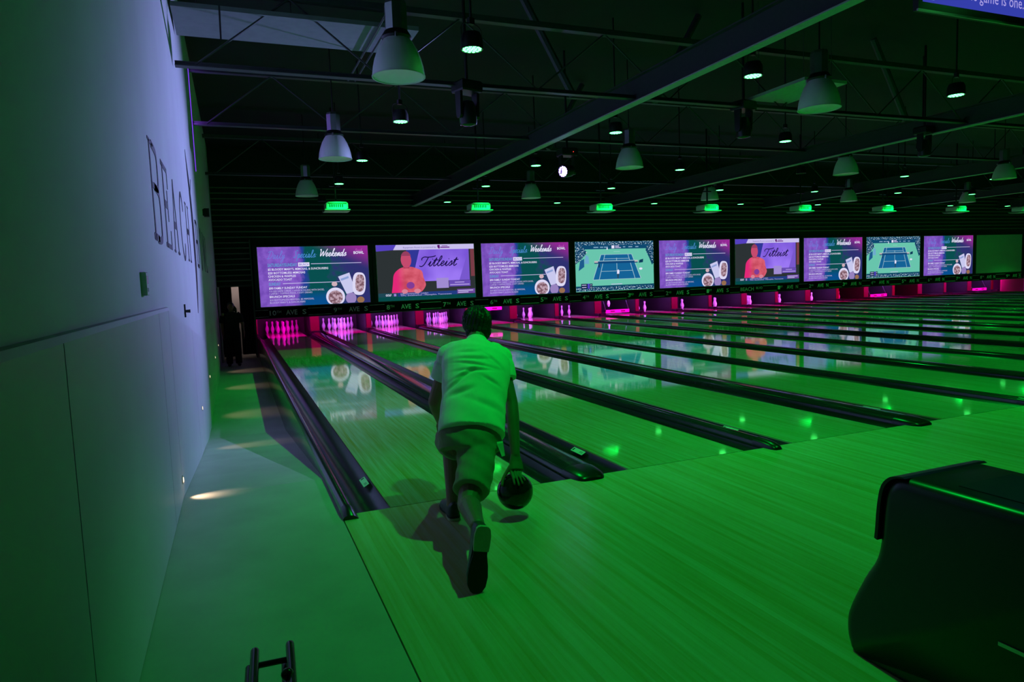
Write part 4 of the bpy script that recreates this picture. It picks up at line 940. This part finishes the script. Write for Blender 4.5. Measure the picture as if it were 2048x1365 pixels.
CREASE = [(.49,-.05,.10,.055,.006,.010),(.435,-.03,.12,.10,.009,.011),(.392,-.02,-.05,.11,.010,.010),(.352,-.03,.15,.10,.010,.010),(.315,-.10,.55,.06,.011,.010),(.27,-.14,.85,.05,.012,.012),(.20,-.13,.35,.06,.013,.016),(.30,.06,-.25,.05,.006,.012),(.13,.02,-.1,.14,.006,.02),(.45,.10,-.6,.05,.005,.012)]
def folds(co, n):
    s = (co-v3(.376,-.585,.540)).dot(AX); u = (co-v3(.47,-.40,.75)).dot(LAT)
    back = min(1.0, max(0.0, -n.y*.9+n.z*.6)); w = 0.0
    for s0, u0, sl, ln, dp, wd in CREASE:
        d = (s-s0-sl*(u-u0)-.9*(u-u0)**2)
        w += (-dp*math.exp(-(d/wd)**2)+.65*dp*math.exp(-((d-1.9*wd)/(1.4*wd))**2))*math.exp(-((u-u0)/ln)**2)*back
    w += .004*math.sin(u*30+s*9)*math.exp(-(s/.06)**2)+.0018*math.sin(s*38+u*21)
    return w
sh = part('polo_shirt', rel(remeshed(t, .0065, 10, 'polo_shirt', folds)), M_SHIRT, bw, True)
cb = MB(); cb.tube([tuple(v3(.570,-.160,1.008)-v3(.31,-.36,0)), tuple(v3(.584,-.128,1.040)-v3(.31,-.36,0))], [(.074,.078),(.064,.068)], 20)
part('collar', cb, M_SHIRT, sh, True)
# shorts
q_ = MB()
q_.tube([(.352,-.605,.455),(.365,-.578,.52),(.385,-.535,.58)], [(.178,.142),(.186,.140),(.176,.128)], 24, LAT)
q_.tube([HL+v3(.01,-.04,.02), HL.lerp(KNL,.35), HL.lerp(KNL,.74)], [(.118,.118),(.106,.108),(.098,.104)], 20)
q_.tube([HR+v3(-.01,.05,.03), HR.lerp(KNR,.40), HR.lerp(KNR,.80)], [(.122,.120),(.110,.106),(.102,.098)], 20)
part('shorts', rel(remeshed(q_, .0065, 4, 'shorts', lambda co, n: .004*math.sin(co.z*60+co.x*25)*math.sin(co.x*30+co.y*18))), M_SHORTS, bw, True)
tg = MB(); tg.loft([[tuple(Vector((.505+a, -.70+b*.5, .50+c))-v3(.31,-.36,0)) for a, b, c in ((-.02,0,0),(.02,.02,0),(.02,.03,.01),(-.02,.01,.01))] for _ in (0,)] + [[tuple(Vector((.520+a, -.705+b*.5, .425+c))-v3(.31,-.36,0)) for a, b, c in ((-.012,0,0),(.012,.02,0),(.012,.03,.01),(-.012,.01,.01))]])
part('pocket_lining', tg, M_SHIRT, bw)
# shoes
def shoe(heel, toe, up, side, name='shoe'):
    """heel and toe: ends of the sole; up: away from the sole"""
    heel, toe, up, side = Vector(heel), Vector(toe), Vector(up).normalized(), Vector(side).normalized()
    ax = toe-heel; e = MB(); rings = []
    base = Vector((.31,-.36,0))
    for tt, w, hgt in ((-.02,.020,.045),(.02,.031,.078),(.12,.036,.088),(.28,.036,.090),(.42,.038,.078),(.58,.044,.060),(.75,.047,.048),(.90,.040,.038),(.98,.024,.026)):
        c = heel+ax*tt; rings.append([tuple(c+side*w*math.copysign(abs(math.cos(a))**.8, math.cos(a))+up*(.012+hgt*max(0, math.sin(a))**.7)-base) for a in [2*PI*k/18 for k in range(18)]])
    e.loft(rings); o = part(name, e, M_SHOE, bw, True)
    so = MB(); rs = []
    for tt, w in ((-.03,.018),(-.01,.028),(.05,.035),(.15,.038),(.30,.034),(.42,.034),(.58,.044),(.75,.049),(.90,.043),(.98,.028),(1.01,.014)):
        c = heel+ax*tt; rs.append([tuple(c+side*w*s+up*u-base) for s, u in ((-1,.0),(1,.0),(1,.016),(-1,.016))])
    so.loft(rs); part('sole', so, M_BLACK, o)
    hl = MB(); hs = []
    for tt, w in ((-.045,.014),(-.03,.026),(.0,.034),(.10,.040),(.25,.039),(.34,.036),(.345,.036)):
        c = heel+ax*tt; hs.append([tuple(c+side*w*s+up*u-base) for s, u in ((-1,-.010),(1,-.010),(1,.004),(-1,.004))])
    hl.loft(hs); part('heel', hl, M_HEEL, o)
    lc = MB()
    for k in range(4):
        c = heel+ax*(.40+.07*k)+up*(.082-.010*k); lc.cyl(tuple(c-side*.022-base), tuple(c+side*.022-base), .004, seg=6)
    part('laces', lc, M_WHITE, o)
shoe((.298,-.430,.011), (.325,-.130,.001), (0,0,1), (1,-.09,0))
shoe((.158,-1.352,.283), (.094,-1.400,.006), (.05,.985,.19), (.96,-.05,-.22))
part('bowling_ball', MB().ball((0,0,0), BR, BR, BR, 40, 24), M_BALLM, None, True)
bb = bpy.data.objects['bowling_ball']; bb.location = BALL; tag(bb, 'dark glossy bowling ball leaving the hand of the bowler', 'bowling ball')
hole = MB()
for a, c in ((.9, .2), (.9, -.2), (.4, 0)): 
    d = v3(math.sin(c)*.4, math.sin(a), math.cos(a)).normalized(); hole.cyl(tuple(d*(BR-.004)), tuple(d*(BR+.0004)), .013, seg=14)
part('finger_holes', hole, M_BLACK, bb, True)

# --- the attendant standing in the doorway
A0 = v3(-.945, 14.45, LOW)
at = empty('person', A0); tag(at, 'person in black clothes standing at the end of the gangway', 'person')
b = MB()
b.tube([(0,0,.86),(0,0,.98),(0,0,1.15),(0,0,1.30),(0,0,1.37)], [(.165,.11),(.145,.10),(.160,.11),(.165,.09),(.07,.06)], 18, (1,0,0))
b.tube([(0,0,1.34),(0,-.01,1.42)], [.05,.048], 12); b.ball((.0,-.01,1.50), .070, .085, .100, 20, 14); b.ball((0,-.05,1.44), .048, .045, .05, 14, 8)
b.ball((0,-.098,1.485), .012, .016, .018, 8, 6); b.ball((0,-.088,1.445), .022, .01, .007, 8, 6)
for s in (-1, 1): b.ball((s*.072,0,1.49), .010, .02, .028, 8, 6)
limb(b, [v3(-.185,0,1.31), v3(-.225,.01,1.05), v3(-.215,-.05,.82)], [.050,.042,.028]); limb(b, [v3(.185,0,1.31), v3(.255,.02,1.06), v3(.275,-.09,.83)], [.050,.042,.028])
for s, w in ((-1, v3(-.215,-.05,.82)), (1, v3(.275,-.09,.83))):
    k = w+v3(0,-.015,-.08); b.tube([w, w.lerp(k,.5), k], [(.020,.027),(.017,.038),(.013,.038)], 10, (1,0,0))
    for i, dy in enumerate((-.03,-.010,.010,.03)): finger(b, [k+v3(0,dy,.0), k+v3(-s*.006,dy,-.04), k+v3(-s*.022,dy,-.07)], .0095, .008)
    finger(b, [w+v3(0,-.025,-.03), w+v3(-s*.01,-.055,-.06), w+v3(-s*.015,-.06,-.09)], .010, .008)
limb(b, [v3(-.09,0,.86), v3(-.10,-.01,.48), v3(-.10,.02,.09)], [.085,.058,.038]); limb(b, [v3(.09,0,.86), v3(.10,-.02,.48), v3(.11,.0,.09)], [.085,.058,.038])
for s in (-1, 1): b.tube([(s*.10,.02,.07),(s*.115,-.08,.045),(s*.12,-.15,.03)], [(.032,.034),(.034,.028),(.028,.018)], 10)
part('body', remeshed(b, .008, 3, 'body'), M_SKIN, at, True)
c = MB()
c.tube([(0,0,.80),(0,0,.98),(0,0,1.16),(0,0,1.31),(0,0,1.375)], [(.20,.14),(.175,.125),(.185,.135),(.185,.115),(.08,.07)], 20, (1,0,0))
for s in (-1, 1): c.tube([(s*.13,0,1.32),(s*.20,0,1.27),(s*.225,.01,1.10)], [.072,.070,.064], 14)
part('black_shirt', remeshed(c, .012, 4, 'black_shirt'), M_CLOTH, at, True)
c = MB(); c.tube([(0,0,.74),(0,0,.95)], [(.175,.13),(.165,.12)], 18, (1,0,0))
for s in (-1, 1): c.tube([(s*.09,0,.84),(s*.105,-.015,.48),(s*.108,.01,.06)], [.105,.085,.078], 16)
part('black_trousers', remeshed(c, .012, 4, 'black_trousers'), M_CLOTH, at, True)
c = MB(); c.ball((.005,.02,1.53), .083, .092, .095, 20, 12); c.ball((.03,.07,1.44), .06, .05, .10, 14, 10)
for k in range(5): c.tube([(.05,.03,1.56-.02*k),(.10,.02,1.50-.03*k),(.15,.01,1.44-.035*k)], [.02,.014,.005], 8)
part('hair', remeshed(c, .008, 3, 'hair'), M_HAIR, at, True)
for s in (-1, 1):
    c = MB(); c.tube([(s*.10,.06,.045),(s*.105,-.0,.05),(s*.118,-.10,.038),(s*.122,-.17,.028)], [(.034,.040),(.038,.048),(.044,.036),(.03,.024)], 14, (1,0,0)); part('shoe', c, M_BLACK, at, True)
